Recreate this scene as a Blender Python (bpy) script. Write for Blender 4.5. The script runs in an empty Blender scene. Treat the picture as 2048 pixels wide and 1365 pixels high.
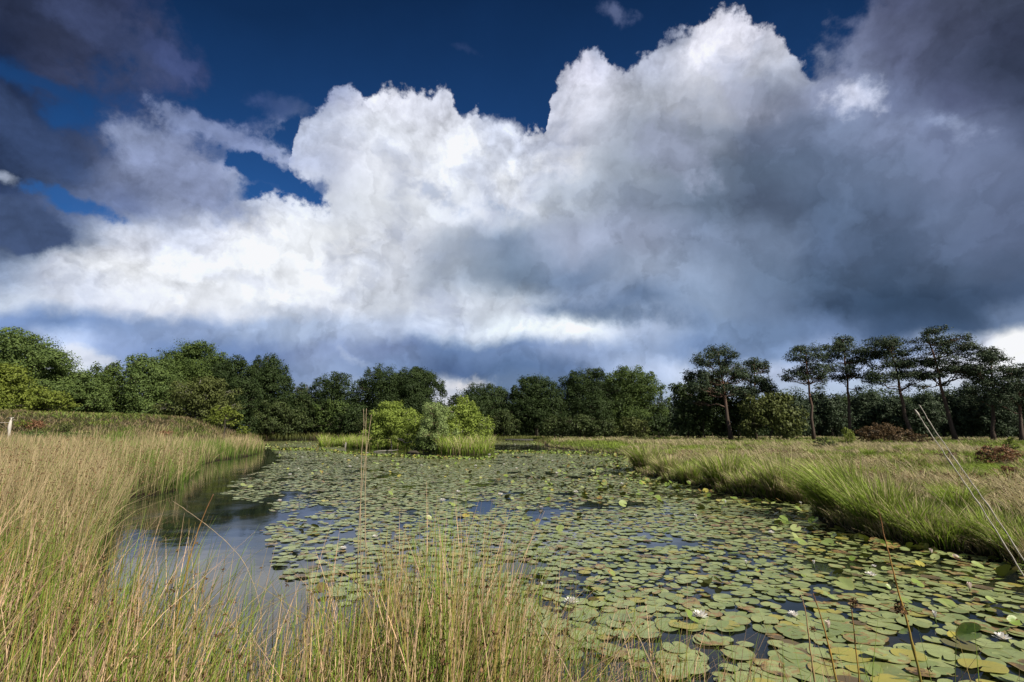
import bpy, bmesh, math, random
import numpy as np
from mathutils import Vector, Matrix
R = math.radians
rng = np.random.default_rng(7)
random.seed(7)
scene = bpy.context.scene
COL = scene.collection

# ------------------------------------------------------------------ camera
F = 1024.0                       # focal length in photo pixels (photo 2048 wide)
PITCH = R(10.0)
EYE = 1.6
cam_d = bpy.data.cameras.new('camera')
cam_d.sensor_width = 36.0
cam_d.lens = 36.0 * F / 2048.0
cam_d.clip_start = 0.05
cam_d.clip_end = 3000
cam = bpy.data.objects.new('camera', cam_d)
cam.location = (0, 0, EYE)
cam.rotation_euler = (R(90) + PITCH, 0, 0)
COL.objects.link(cam)
scene.camera = cam
scene.view_settings.view_transform = 'Standard'
scene.view_settings.look = 'None'
EXPO = 0.40
scene.view_settings.exposure = EXPO
scene.view_settings.gamma = 1.0

# ------------------------------------------------------------------ sun
SUN_EL, SUN_AZ = R(41), R(132)          # azimuth clockwise from the view direction (+Y): from the right, a little behind
sd = bpy.data.lights.new('sun', 'SUN')
sd.energy = 5.0
sd.angle = R(0.5)
sd.color = (1.0, 0.93, 0.80)
sun = bpy.data.objects.new('sun', sd)
sv = Vector((math.sin(SUN_AZ) * math.cos(SUN_EL), math.cos(SUN_AZ) * math.cos(SUN_EL), math.sin(SUN_EL)))
sun.rotation_euler = (-sv).to_track_quat('-Z', 'Y').to_euler()
sun.location = sv * 50
COL.objects.link(sun)

# ------------------------------------------------------------------ node helper
class NT:
    def __init__(s, tree):
        s.t = tree; s.L = tree.links
    def new(s, typ, **kw):
        n = s.t.nodes.new(typ)
        for k, v in kw.items(): setattr(n, k, v)
        return n
    def put(s, sock, v):
        if isinstance(v, bpy.types.NodeSocket): s.L.new(v, sock)
        else: sock.default_value = v
    def m(s, op, a, b=None, c=None, clamp=False):
        n = s.new('ShaderNodeMath', operation=op, use_clamp=clamp)
        s.put(n.inputs[0], a)
        if b is not None: s.put(n.inputs[1], b)
        if c is not None: s.put(n.inputs[2], c)
        return n.outputs[0]
    def v(s, op, a, b=None, c=None):
        n = s.new('ShaderNodeVectorMath', operation=op)
        s.put(n.inputs[0], a)
        if b is not None:
            s.put(n.inputs['Scale' if op == 'SCALE' else 1], b)
        if c is not None: s.put(n.inputs[2], c)
        return n.outputs[0]
    def noise(s, vec, scale, detail=4, rough=0.5, lac=2.0, dist=0.0, out='Fac', typ='FBM'):
        n = s.new('ShaderNodeTexNoise', noise_type=typ)
        if vec is not None: s.put(n.inputs['Vector'], vec)
        n.inputs['Scale'].default_value = scale
        n.inputs['Detail'].default_value = detail
        n.inputs['Roughness'].default_value = rough
        n.inputs['Lacunarity'].default_value = lac
        n.inputs['Distortion'].default_value = dist
        return n.outputs[out]
    def sep(s, vec):
        n = s.new('ShaderNodeSeparateXYZ'); s.put(n.inputs[0], vec); return n.outputs
    def comb(s, x, y, z):
        n = s.new('ShaderNodeCombineXYZ')
        for i, q in enumerate((x, y, z)): s.put(n.inputs[i], q)
        return n.outputs[0]
    def mr(s, x, a, b, c=0.0, d=1.0, typ='LINEAR'):
        n = s.new('ShaderNodeMapRange', interpolation_type=typ, clamp=True)
        for i, q in enumerate((x, a, b, c, d)): s.put(n.inputs[i], q)
        return n.outputs[0]
    def mix(s, f, a, b, typ='MIX'):
        n = s.new('ShaderNodeMix', data_type='RGBA', blend_type=typ, clamp_factor=True)
        s.put(n.inputs[0], f)
        for i, q in ((6, a), (7, b)):
            if isinstance(q, tuple) and len(q) == 3: q = q + (1.0,)
            s.put(n.inputs[i], q)
        return n.outputs[2]
    def ramp(s, f, stops, interp='LINEAR'):
        n = s.new('ShaderNodeValToRGB')
        cr = n.color_ramp; cr.interpolation = interp
        while len(cr.elements) < len(stops): cr.elements.new(0.5)
        for e, (p, c) in zip(cr.elements, sorted(stops, key=lambda q: q[0])):
            e.position = p
            e.color = (tuple(c) + (1.0,))[:4]
        s.put(n.inputs[0], f)
        return n

def lin(c):
    c = c / 255.0
    return c / 12.92 if c <= 0.04045 else ((c + 0.055) / 1.055) ** 2.4
def srgb(r, g, b): return (lin(r), lin(g), lin(b))

# ------------------------------------------------------------------ sky
world = bpy.data.worlds.new('World')
scene.world = world
world.cycles.sampling_method = 'MANUAL'
world.cycles.sample_map_resolution = 256
world.use_nodes = True
wt = world.node_tree
wt.nodes.clear()
W = NT(wt)
CP, SP = math.cos(PITCH), math.sin(PITCH)
def vrow(py):                       # height tangent of a direction, from a reading of the photograph
    b = (682 - py) / F
    return (SP + b * CP) / (CP - b * SP)
def udir(px, py):
    b = (682 - py) / F
    return ((px - 1024) / F) / (CP - b * SP)
UMAX = 1.25
def u01(u): return u / (2 * UMAX) + 0.5

tc = W.new('ShaderNodeTexCoord')
D = W.v('NORMALIZE', tc.outputs['Generated'])
wn = W.noise(D, 5.0, 7, 0.55, out='Color')
warp = W.v('SCALE', W.v('SUBTRACT', wn, (0.5, 0.5, 0.5)), 0.11)
wn2 = W.noise(D, 26.0, 6, 0.6, out='Color')
warp2 = W.v('SCALE', W.v('SUBTRACT', wn2, (0.5, 0.5, 0.5)), 0.022)
Dw = W.v('ADD', W.v('ADD', D, warp), warp2)
sx, sy, sz = W.sep(Dw)
fy = W.m('MAXIMUM', W.m('ABSOLUTE', sy), 0.08)
U = W.m('DIVIDE', sx, fy)
V = W.m('DIVIDE', sz, fy)
Uf = W.m('MULTIPLY_ADD', U, 1 / (2 * UMAX), 0.5, clamp=True)

# cloud colours (and how much of the blue they hide), one row of readings per height
# columns are 0,128,...,2048 of the photograph; entries r,g,b,alpha in 0..255 / 0..1
G = {
 0:   [(45,51,75,1),(50,56,82,.9),(55,62,95,.6),(58,65,100,.25),(60,70,110,.0),(60,70,110,0),(60,70,110,0),(70,80,120,0),(70,80,120,0),(90,100,140,.12),(110,118,155,.2),(150,150,170,0),(150,150,170,0),(110,112,140,.1),(85,88,116,.85),(74,77,100,1),(60,64,84,1)],
 60:  [(38,46,72,.7),(55,60,86,.9),(60,66,98,.65),(60,68,104,.4),(60,70,110,.05),(60,70,110,0),(60,70,110,0),(70,80,120,0),(70,80,120,0),(90,100,140,.08),(90,100,140,.12),(225,225,238,.0),(215,215,230,0),(115,118,148,.35),(92,95,122,1),(74,77,101,1),(58,62,84,1)],
 130: [(30,42,72,.35),(66,72,104,.75),(68,76,112,.6),(62,70,110,.5),(62,72,115,.1),(70,80,120,0),(70,80,120,0),(80,90,130,0),(90,100,140,0),(215,215,232,.0),(186,189,209,0),(216,216,225,0),(200,201,214,0.2),(121,125,153,0.55),(95,98,126,1),(72,76,100,1),(54,59,80,1)],
 200: [(38,48,74,.9),(48,60,95,.45),(66,76,116,.5),(62,74,118,.3),(80,92,138,.3),(150,155,190,.0),(225,227,240,0),(222,225,240,0),(200,205,228,0),(222,224,238,0),(176,178,191,0.8),(181,182,195,1),(141,144,165,1),(140,144,172,0.8),(112,118,148,.9),(84,88,116,1),(62,67,90,1)],
 270: [(40,51,78,1),(58,68,98,.95),(92,100,134,.6),(125,132,168,.65),(128,136,175,.45),(205,210,228,.25),(228,232,243,.9),(230,233,244,.9),(235,238,247,.6),(214,217,232,.5),(161,165,181,1),(145,150,168,1),(108,116,141,1),(119,128,156,1),(125,132,162,1),(110,116,146,1),(82,88,114,1)],
 340: [(48,60,90,1),(64,76,108,1),(112,118,148,.95),(138,144,176,.85),(165,172,202,.6),(190,196,220,.45),(236,239,248,1),(240,243,250,1),(246,248,252,1),(191,195,207,0.6),(157,163,179,1),(122,131,152,1),(97,108,131,1),(108,120,148,1),(112,122,150,1),(118,126,156,1),(105,112,140,1)],
 410: [(72,88,130,1),(92,104,140,.5),(110,120,158,.9),(152,158,186,1),(205,212,232,.35),(222,228,242,.6),(236,240,248,1),(226,231,242,1),(226,230,241,1),(180,185,197,1),(138,145,165,1),(109,120,142,1),(92,102,126,1),(96,110,138,1),(96,108,136,1),(104,114,142,1),(100,108,136,1)],
 480: [(64,76,106,1),(112,126,162,1),(212,216,230,1),(200,204,220,1),(240,243,250,1),(240,243,249,1),(230,234,244,1),(175,182,199,1),(133,146,171,1),(172,177,199,1),(158,164,188,1),(134,146,174,1),(123,136,164,1),(95,109,138,1),(88,102,130,1),(97,108,136,1),(97,106,134,1)],
 550: [(150,162,190,1),(232,236,245,1),(242,244,250,1),(236,239,246,1),(238,241,248,1),(244,246,251,1),(222,227,239,1),(177,185,202,1),(125,139,163,1),(121,136,166,1),(161,171,195,1),(145,158,185,1),(115,130,158,1),(86,102,130,1),(79,94,121,1),(82,95,121,1),(84,95,121,1)],
 610: [(193,202,220,1),(214,220,235,1),(227,231,243,1),(232,235,243,1),(238,241,247,1),(226,230,240,1),(216,222,234,1),(214,221,234,1),(205,213,227,1),(141,154,183,1),(110,126,157,1),(141,156,184,1),(115,130,160,1),(73,89,117,1),(64,80,106,1),(68,83,110,1),(77,91,119,1)],
 655: [(132,153,198,1),(122,144,188,1),(130,149,190,1),(147,163,200,1),(171,186,217,1),(183,198,227,1),(190,201,226,1),(221,232,251,1),(233,242,252,1),(241,247,252,1),(186,200,229,1),(134,153,188,1),(119,138,173,1),(105,122,157,1),(77,95,127,1),(75,93,124,1),(119,134,166,1)],
 700: [(117,139,186,1),(195,210,242,1),(144,163,207,1),(114,137,183,1),(122,141,186,1),(149,163,201,1),(128,141,179,1),(105,125,165,1),(117,136,175,1),(150,166,203,1),(160,176,210,1),(124,144,183,1),(119,139,176,1),(147,161,195,1),(130,144,178,1),(186,198,227,1),(252,252,252,1)],
 740: [(134,155,195,1),(244,250,252,1),(143,161,199,1),(121,141,184,1),(108,128,170,1),(147,163,200,1),(124,141,178,1),(89,108,148,1),(96,116,153,1),(106,125,163,1),(180,193,222,1),(203,214,237,1),(192,203,228,1),(180,192,222,1),(192,202,228,1),(236,239,252,1),(252,252,252,1)],
 775: [(190,199,218,1),(210,216,230,1),(180,190,212,1),(120,136,170,1),(114,130,164,1),(150,163,190,1),(150,163,190,1),(196,200,214,1),(110,127,158,1),(108,125,156,1),(150,163,188,1),(196,205,219,1),(176,187,206,1),(170,181,202,1),(180,189,208,1),(200,208,222,1),(210,217,230,1)],
 850: [(190,199,218,1),(205,212,226,1),(190,198,216,1),(160,172,196,1),(150,163,190,1),(196,204,218,1),(180,190,208,1),(222,218,220,1),(170,181,202,1),(160,172,196,1),(186,195,212,1),(200,208,221,1),(190,199,216,1),(186,195,212,1),(190,198,214,1),(202,210,223,1),(210,217,230,1)],
}
rows = sorted(G)                     # from the top of the sky down
vals = []
for py in rows:
    st = []
    for i, (r, g, b, a) in enumerate(G[py]):
        st.append((u01(udir(i * 128, py)), (lin(r), lin(g), lin(b), a)))
    st = [(min(max(p, 0.0), 1.0), c) for p, c in st]
    n = W.ramp(Uf, st, 'CARDINAL' if False else 'EASE')
    vals.append((vrow(py), n.outputs[0], n.outputs[1]))
col, alp = vals[0][1], vals[0][2]
for (v1, c1, a1), (v0, _, _) in zip(vals[1:], vals[:-1]):
    f = W.mr(V, v0, v1, 0, 1, 'SMOOTHSTEP')
    col = W.mix(f, col, c1)
    alp = W.m('ADD', W.m('MULTIPLY', alp, W.m('SUBTRACT', 1.0, f)), W.m('MULTIPLY', a1, f))

# silhouette of the tall white cumulus: the height of its top along the sky
prof = [(0,560),(90,418),(180,440),(300,432),(420,440),(470,402),(556,398),(580,375),(590,300),(604,250),(650,225),(690,172),(728,212),(768,190),(800,180),(850,196),(900,184),(930,240),(958,222),(985,256),(1040,268),(1090,264),(1150,290),(1188,352),(1128,172),(1150,112),(1190,92),(1216,128),(1245,165),(1272,140),(1300,118),(1345,70),(1440,30),(1490,50),(1560,84),(1600,135),(1650,185),(1710,176),(1760,178),(1900,120),(2048,60)]
def stops_of(pts):
    return [(u01(udir(x, y)), (vrow(y) / 1.2,) * 3) for x, y in pts]
def pick(lst):
    lst = sorted(lst, key=lambda q: q[0])[:32]
    return lst
pA = [p for p in prof if p[0] < 1189 and p != (1128,172) and p != (1150,112)] + [(1230, 420), (2048, 470)]
pB = [(0, 700), (1085, 420), (1100, 200), (1120, 150)] + [p for p in prof if p[0] >= 1190]
bill = W.new('ShaderNodeTexVoronoi', feature='F1', distance='EUCLIDEAN', normalize=True)
W.put(bill.inputs['Vector'], Dw); bill.inputs['Scale'].default_value = 15; bill.inputs['Detail'].default_value = 3.5
bill.inputs['Roughness'].default_value = 0.55; bill.inputs['Lacunarity'].default_value = 2.3
Dup = W.v('ADD', Dw, (-0.006, 0, 0.012))
bill2 = W.new('ShaderNodeTexVoronoi', feature='F1', distance='EUCLIDEAN', normalize=True)
W.put(bill2.inputs['Vector'], Dup); bill2.inputs['Scale'].default_value = 15; bill2.inputs['Detail'].default_value = 3.5
bill2.inputs['Roughness'].default_value = 0.55; bill2.inputs['Lacunarity'].default_value = 2.3
B1, B2 = bill.outputs['Distance'], bill2.outputs['Distance']
nf = W.noise(D, 38.0, 8, 0.62)
nf_up = W.noise(W.v('ADD', D, (-0.004, 0, 0.010)), 38.0, 8, 0.62)
nm = W.noise(Dw, 9.0, 7, 0.55)
nm_up = W.noise(W.v('ADD', Dw, (-0.012, 0, 0.03)), 9.0, 7, 0.55)
rel_b = W.m('SUBTRACT', B2, B1)
rel_m = W.m('SUBTRACT', nm, nm_up)
rel_f = W.m('SUBTRACT', nf, nf_up)
edge_n = W.m('ADD', W.m('MULTIPLY', W.m('SUBTRACT', 0.42, B1), 0.10),
             W.m('MULTIPLY', W.m('SUBTRACT', nf, 0.5), 0.10))
# less spread on the silhouette: its own, weaker warp
De = W.v('ADD', W.v('ADD', D, W.v('SCALE', warp, 0.38)), W.v('SCALE', warp2, 1.3))
ex, ey, ez = W.sep(De)
efy = W.m('MAXIMUM', W.m('ABSOLUTE', ey), 0.08)
UE = W.m('MULTIPLY_ADD', W.m('DIVIDE', ex, efy), 1 / (2 * UMAX), 0.5, clamp=True)
VE = W.m('DIVIDE', ez, efy)
def layer(pts):
    r = W.ramp(UE, pick(stops_of(pts)))
    top = W.m('MULTIPLY', W.sep(r.outputs[0])[0], 1.2)
    return W.m('ADD', W.m('SUBTRACT', top, VE), edge_n)
dA, dB = layer(pA), layer(pB)
dd = W.m('MAXIMUM', dA, dB)
aC = W.mr(dd, -0.006, 0.02, 0, 1, 'SMOOTHSTEP')
rim = W.mr(dd, 0.0, 0.26, 1.0, 0.0, 'SMOOTHSTEP')
soft_n = W.m('ADD', W.m('MULTIPLY', W.m('SUBTRACT', nm, 0.5), 1.0), W.m('MULTIPLY', W.m('SUBTRACT', nf, 0.5), 0.45))
aS = W.mr(W.m('ADD', alp, soft_n), 0.33, 0.70, 0, 1, 'SMOOTHSTEP')
alpha = W.m('MAXIMUM', aC, aS)

# single features: rotated soft ellipses in the same direction space
def blob(px, py, rx, ry, rot, soft=0.6, nz=0.35, warped=True):
    uu, vv = udir(px, py), vrow(py)
    k = 1.0 / F
    c, s_ = math.cos(R(rot)), math.sin(R(rot))
    du = W.m('SUBTRACT', RU, uu); dv = W.m('SUBTRACT', RV, vv)
    a_ = W.m('MULTIPLY_ADD', du, c / (rx * k), W.m('MULTIPLY', dv, s_ / (rx * k)))
    b_ = W.m('MULTIPLY_ADD', du, -s_ / (ry * k), W.m('MULTIPLY', dv, c / (ry * k)))
    r2 = W.m('ADD', W.m('MULTIPLY', a_, a_), W.m('MULTIPLY', b_, b_))
    q = W.m('SUBTRACT', 1.0, W.m('SQRT', r2))
    q = W.m('MULTIPLY_ADD', NZ, nz, q)
    return W.mr(q, 0.0, soft, 0, 1, 'SMOOTHSTEP')
RU = W.m('DIVIDE', ex, efy); RV = VE
NZ = W.m('ADD', W.m('MULTIPLY', W.m('SUBTRACT', nm, 0.5), 2.0), W.m('MULTIPLY', W.m('SUBTRACT', nf, 0.5), 1.6))
def over(col, alpha, f, rgb, a=1.0):
    col = W.mix(f, col, srgb(*rgb))
    alpha = W.m('ADD', W.m('MULTIPLY', alpha, W.m('SUBTRACT', 1.0, f)), W.m('MULTIPLY', f, a))
    return col, alpha
FEAT = [
 # px, py, rx, ry, rotation, soft, noise, colour, opacity, strength
 (215, 60, 240, 62, -33, 0.6, 0.5, (72,78,112), 0.85, .9),
 (330, 110, 130, 34, -38, 0.6, 0.5, (74,82,124), 0.8, .8),
 (90, 165, 170, 26, -18, 0.6, 0.7, (0,0,0), 0.0, .85),
 (560, 205, 90, 35, -15, 1.0, 0.9, (88,98,142), 0.5, .6),
 (930, 98, 40, 16, -20, 1.0, 1.0, (72,86,132), 0.4, .7),
 (1225, 30, 60, 38, -40, 0.9, 0.9, (128,134,170), 0.6, .8),
 (440, 262, 210, 44, -26, 0.6, 0.7, (138,147,186), 0.95, .9),
 (360, 345, 290, 80, -36, 0.5, 0.35, (140,147,180), 1.0, .9),
 (40, 255, 300, 78, -34, 0.8, 0.3, (60,74,110), 1.0, .95),
 (535, 352, 180, 40, -28, 0.45, 0.9, (0,0,0), 0.0, 1.0),
 (135, 398, 140, 26, -20, 0.6, 0.9, (0,0,0), 0.0, .9),
 (640, 378, 34, 26, 0, 0.8, 0.9, (0,0,0), 0.0, .8),
 (30, 445, 165, 62, -22, 0.28, 0.35, (76,90,126), 1.0, 1.0),
 (5, 352, 50, 18, -20, 1.0, 0.9, (190,195,215), 1.0, .7),
 (1705, 200, 95, 46, 12, 1.2, 1.4, (206,207,224), 1.0, .8),
 (1905, 250, 80, 40, -30, 1.5, 1.6, (150,157,186), 1.0, .7),
 (1430, 105, 110, 70, 10, 0.6, 0.7, (226,226,238), 1.0, .7),
 (1010, 418, 90, 36, -25, 1.2, 1.2, (150,160,186), 1.0, .8),
 (870, 385, 110, 26, -32, 1.0, 1.4, (176,184,206), 1.0, .75),
 (560, 620, 150, 22, -8, 1.0, 1.2, (190,198,216), 1.0, .6),
 (1350, 300, 120, 90, -50, 1.0, 0.9, (162,166,190), 1.0, .7),
 (1500, 190, 90, 60, -40, 0.9, 1.0, (178,180,202), 1.0, .6),
 (480, 560, 120, 24, -12, 1.0, 1.3, (206,211,226), 1.0, .6),
 (690, 500, 62, 26, 10, 0.7, 0.5, (250,251,254), 1.0, .8),
 (1130, 320, 80, 60, 0, 0.9, 0.4, (252,252,255), 1.0, .6),
 (195, 728, 120, 26, -14, 0.9, 1.0, (214,219,232), 1.0, .9),
 (715, 718, 60, 14, -28, 1.1, 1.5, (190,198,216), 1.0, .35),
 (935, 768, 85, 20, 3, 1.0, 0.9, (222,220,224), 1.0, .9),
 (1840, 610, 330, 90, -4, 1.0, 0.4, (56,72,97), 1.0, .6),
 (1230, 630, 240, 34, -6, 0.9, 0.6, (84,101,132), 1.0, .7),
]
for px, py, rx, ry, rot, soft, nz, rgb, a_, st in FEAT:
    f_ = W.m('MULTIPLY', blob(px, py, rx, ry, rot, soft, nz), st)
    if a_ == 0.0:
        alpha = W.m('MULTIPLY', alpha, W.m('SUBTRACT', 1.0, f_))
    else:
        col, alpha = over(col, alpha, f_, rgb, a_)

# relief: billows catch light on their upper side
lum = W.sep(col)[1]
bright = W.mr(lum, 0.12, 0.7, 0.0, 1.0)
fine = W.m('MULTIPLY', rel_b, W.m('MULTIPLY_ADD', rim, 0.95, 0.22))
rel = W.m('ADD', fine, W.m('MULTIPLY', rel_m, W.m('MULTIPLY_ADD', rim, 0.7, 0.65)))
rel = W.m('ADD', rel, W.m('MULTIPLY', rel_f, W.m('MULTIPLY_ADD', rim, 0.35, 0.10)))
shade = W.m('MULTIPLY_ADD', rel, W.m('MULTIPLY_ADD', bright, 0.45, 0.55), 1.0)
shade = W.m('MULTIPLY', shade, W.m('MULTIPLY_ADD', W.m('SUBTRACT', nm, 0.5), 0.30, 1.0))
big = W.noise(Dw, 3.4, 5, 0.5)
shade = W.m('MULTIPLY', shade, W.m('MULTIPLY_ADD', W.m('SUBTRACT', big, 0.5), 0.45, 0.955))
# overlapping lumps: soft bodies with one crisper edge each
lump1 = W.noise(Dw, 4.2, 5, 0.52)
lump2 = W.noise(W.v('ADD', Dw, (3.1, 1.7, 0.4)), 8.5, 6, 0.55)
fold1 = W.m('MULTIPLY', W.mr(lump1, 0.485, 0.545, 0, 1, 'SMOOTHSTEP'), W.mr(lump1, 0.72, 0.545, 0, 1))
fold2 = W.m('MULTIPLY', W.mr(lump2, 0.49, 0.54, 0, 1, 'SMOOTHSTEP'), W.mr(lump2, 0.68, 0.54, 0, 1))
shade = W.m('MULTIPLY', shade, W.m('SUBTRACT', 1.09, W.m('ADD', W.m('MULTIPLY', fold1, 0.17), W.m('MULTIPLY', fold2, 0.13))))
shade = W.m('MAXIMUM', shade, 0.5)
wis = W.noise(W.v('MULTIPLY', Dw, (1.0, 1.0, 1.7)), 5.5, 6, 0.55)
wf = W.m('MULTIPLY', W.mr(wis, 0.47, 0.66, 0, 1, 'SMOOTHSTEP'), W.m('MULTIPLY', bright, 0.55))
col = W.mix(wf, col, srgb(158, 168, 195))
shade = W.m('MULTIPLY', shade, W.m('MULTIPLY_ADD', bright, 0.02, 1.03))
ccol = W.v('MULTIPLY', col, W.comb(shade, shade, shade))
ccol = W.v('MULTIPLY', ccol, W.comb(W.mr(lum, 0.05, 0.7, 0.88, 0.99), 1.0, W.mr(lum, 0.05, 0.7, 1.02, 1.0)))
ccol = W.v('MINIMUM', ccol, (0.93, 0.94, 0.97))

nish = W.new('ShaderNodeTexSky', sky_type='NISHITA')
nish.sun_disc = False
nish.sun_elevation = SUN_EL
nish.sun_rotation = SUN_AZ
nish.air_density = 1.0; nish.dust_density = 0.3; nish.ozone_density = 3.0
# the polarised, deep blue of the clear part
blue = W.v('MULTIPLY', nish.outputs[0], (0.064, 0.170, 0.302))
blue = W.v('SCALE', blue, W.mr(V, 0.95, 0.30, 0.72, 1.75))
WS = 0.12
sky_out = W.mix(alpha, blue, W.v('SCALE', ccol, 1 / WS / 2 ** EXPO))
bg = W.new('ShaderNodeBackground')
W.put(bg.inputs['Color'], sky_out)
bg.inputs['Strength'].default_value = WS
wo = W.new('ShaderNodeOutputWorld')
wt.links.new(bg.outputs[0], wo.inputs['Surface'])

# ================================================================== tools
def ray(px, py):
    a = (px - 1024) / F; b = (682 - py) / F
    return np.array([a, CP - b * SP, SP + b * CP])
def gpt(px, py, z=0.0):
    """point of the level z that is seen at (px, py)"""
    d = ray(px, py); t = (z - EYE) / d[2]
    return (d[0] * t, d[1] * t)
def at(px, Y, z=0.0):
    """world x of photo column px at distance Y and height z"""
    c = Y * CP + (z - EYE) * SP
    return (px - 1024) / F * c
def zat(py, Y):
    return EYE + vrow(py) * Y

def tag(o, label=None, cat=None, group=None, kind=None):
    if label: o['label'] = label
    if cat: o['category'] = cat
    if group: o['group'] = group
    if kind: o['kind'] = kind
    return o
def mesh_np(name, V, Fc, mat, nper, cols=None, smooth=False, parent=None, loc=None):
    """V (n,3), Fc flat index array, nper loops per face (int or array)"""
    V = np.asarray(V, np.float32); Fc = np.asarray(Fc, np.int32).ravel()
    me = bpy.data.meshes.new(name)
    me.vertices.add(len(V)); me.vertices.foreach_set('co', V.ravel())
    me.loops.add(len(Fc)); me.loops.foreach_set('vertex_index', Fc)
    if isinstance(nper, int):
        nf_ = len(Fc) // nper
        st = np.arange(nf_, dtype=np.int32) * nper
        tot = np.full(nf_, nper, np.int32)
    else:
        tot = np.asarray(nper, np.int32); st = np.concatenate([[0], np.cumsum(tot)[:-1]]).astype(np.int32); nf_ = len(tot)
    me.polygons.add(nf_)
    me.polygons.foreach_set('loop_start', st); me.polygons.foreach_set('loop_total', tot)
    me.update(calc_edges=True)
    if cols is not None:
        a = me.color_attributes.new('tint', 'FLOAT_COLOR', 'POINT')
        a.data.foreach_set('color', np.asarray(cols, np.float32).ravel())
    if smooth: me.polygons.foreach_set('use_smooth', np.ones(nf_, bool))
    me.materials.append(mat)
    me.validate()
    o = bpy.data.objects.new(name, me); COL.objects.link(o)
    if loc is not None: o.location = loc
    if parent is not None: o.parent = parent
    return o
def empty(name, loc, rz=0.0):
    o = bpy.data.objects.new(name, None); COL.objects.link(o)
    o.location = loc; o.rotation_euler = (0, 0, rz); o.empty_display_size = 0.2
    return o
class MB:
    """collects tubes and faces into one mesh"""
    def __init__(s): s.v = []; s.f = []; s.n = []; s.k = 0; s.c = []
    def add(s, V, faces, col=(0.5, 0.5, 0.5, 1)):
        V = np.asarray(V, float); s.v.append(V)
        for f in faces: s.f += [i + s.k for i in f]; s.n.append(len(f))
        s.c.append(np.tile(np.array(col, float), (len(V), 1)))
        s.k += len(V)
    def tube(s, pts, rad, sides=6, col=(0.5, 0.5, 0.5, 1), cap=True):
        pts = np.asarray(pts, float); n = len(pts)
        T = np.gradient(pts, axis=0); T /= np.linalg.norm(T, axis=1)[:, None] + 1e-9
        ref = np.array([0, 0, 1.0]) if abs(T[0][2]) < 0.9 else np.array([1.0, 0, 0])
        V = []
        a = np.arange(sides) * 2 * math.pi / sides
        for i in range(n):
            x = np.cross(ref, T[i]); x /= np.linalg.norm(x) + 1e-9
            y = np.cross(T[i], x)
            V.append(pts[i] + rad[i] * (np.cos(a)[:, None] * x + np.sin(a)[:, None] * y))
        fc = []
        for i in range(n - 1):
            for j in range(sides):
                k = (j + 1) % sides
                fc.append((i * sides + j, i * sides + k, (i + 1) * sides + k, (i + 1) * sides + j))
        if cap:
            fc.append(tuple(range(sides - 1, -1, -1))); fc.append(tuple(range((n - 1) * sides, n * sides)))
        s.add(np.concatenate(V), fc, col)
    def box(s, c, size, rz=0.0, col=(0.5, 0.5, 0.5, 1)):
        hx, hy, hz = [q / 2 for q in size]
        P = np.array([[x, y, z] for x in (-hx, hx) for y in (-hy, hy) for z in (-hz, hz)])
        cr, sr = math.cos(rz), math.sin(rz)
        P = np.c_[P[:, 0] * cr - P[:, 1] * sr, P[:, 0] * sr + P[:, 1] * cr, P[:, 2]] + np.array(c)
        s.add(P, [(0, 1, 3, 2), (4, 6, 7, 5), (0, 4, 5, 1), (2, 3, 7, 6), (0, 2, 6, 4), (1, 5, 7, 3)], col)
    def build(s, name, mat, parent=None, smooth=False, loc=None):
        return mesh_np(name, np.concatenate(s.v), s.f, mat, np.array(s.n), np.concatenate(s.c), smooth, parent, loc)

# smooth value noise for placing things
_perm = np.random.default_rng(3).random((256, 256))
def vn(x, y, s=1.0, o=0):
    x = np.asarray(x, float) * s + 17.3 + o * 31.7; y = np.asarray(y, float) * s + 5.1 + o * 11.9
    xi = np.floor(x).astype(int); yi = np.floor(y).astype(int)
    fx = x - xi; fy_ = y - yi; fx = fx * fx * (3 - 2 * fx); fy_ = fy_ * fy_ * (3 - 2 * fy_)
    g = lambda i, j: _perm[i % 256, j % 256]
    return (g(xi, yi) * (1 - fx) + g(xi + 1, yi) * fx) * (1 - fy_) + (g(xi, yi + 1) * (1 - fx) + g(xi + 1, yi + 1) * fx) * fy_
def fbm(x, y, s=1.0, o=0, n=4):
    t = 0; a = 0.5; w = 0
    for i in range(n): t = t + a * vn(x, y, s * 2 ** i, o + i); w += a; a *= 0.5
    return t / w
def sst(x, a, b):
    t = np.clip((np.asarray(x, float) - a) / (b - a), 0, 1); return t * t * (3 - 2 * t)

# ------------------------------------------------------------------ shorelines
def poly(pts): return np.array([gpt(*p) if p[1] > 800 else p for p in pts])
POND = np.array(
    [gpt(*p) for p in [(130, 1180), (185, 1085), (225, 1025), (250, 995), (300, 990), (345, 982), (380, 950), (395, 930), (440, 920), (500, 912), (524, 903), (522, 892), (510, 886), (470, 881.5), (480, 880.5), (560, 880), (720, 880), (900, 880), (1000, 881.5), (1075, 882), (1085, 886), (1095, 893), (1140, 900), (1200, 906), (1255, 912), (1262, 925), (1268, 945), (1330, 962), (1400, 976), (1440, 985), (1500, 998), (1560, 1005), (1615, 1012), (1650, 1040), (1700, 1066), (1760, 1084), (1850, 1097), (1960, 1112), (2048, 1140), (2150, 1165), (2300, 1175)]]
    + [(9.0, 3.6), (5.0, 1.5), (1.2, 1.3), (-1.2, 1.7), (-2.6, 2.6), (-4.0, 3.6)])
ISL1 = np.array([gpt(*p) for p in [(640, 892), (700, 895.5), (780, 897), (862, 898), (868, 903), (900, 909), (970, 909), (985, 899)]] +
                [(at(975, 52), 52), (at(900, 55), 55), (at(800, 58), 58), (at(690, 57), 57), (at(645, 53), 53)])
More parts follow.
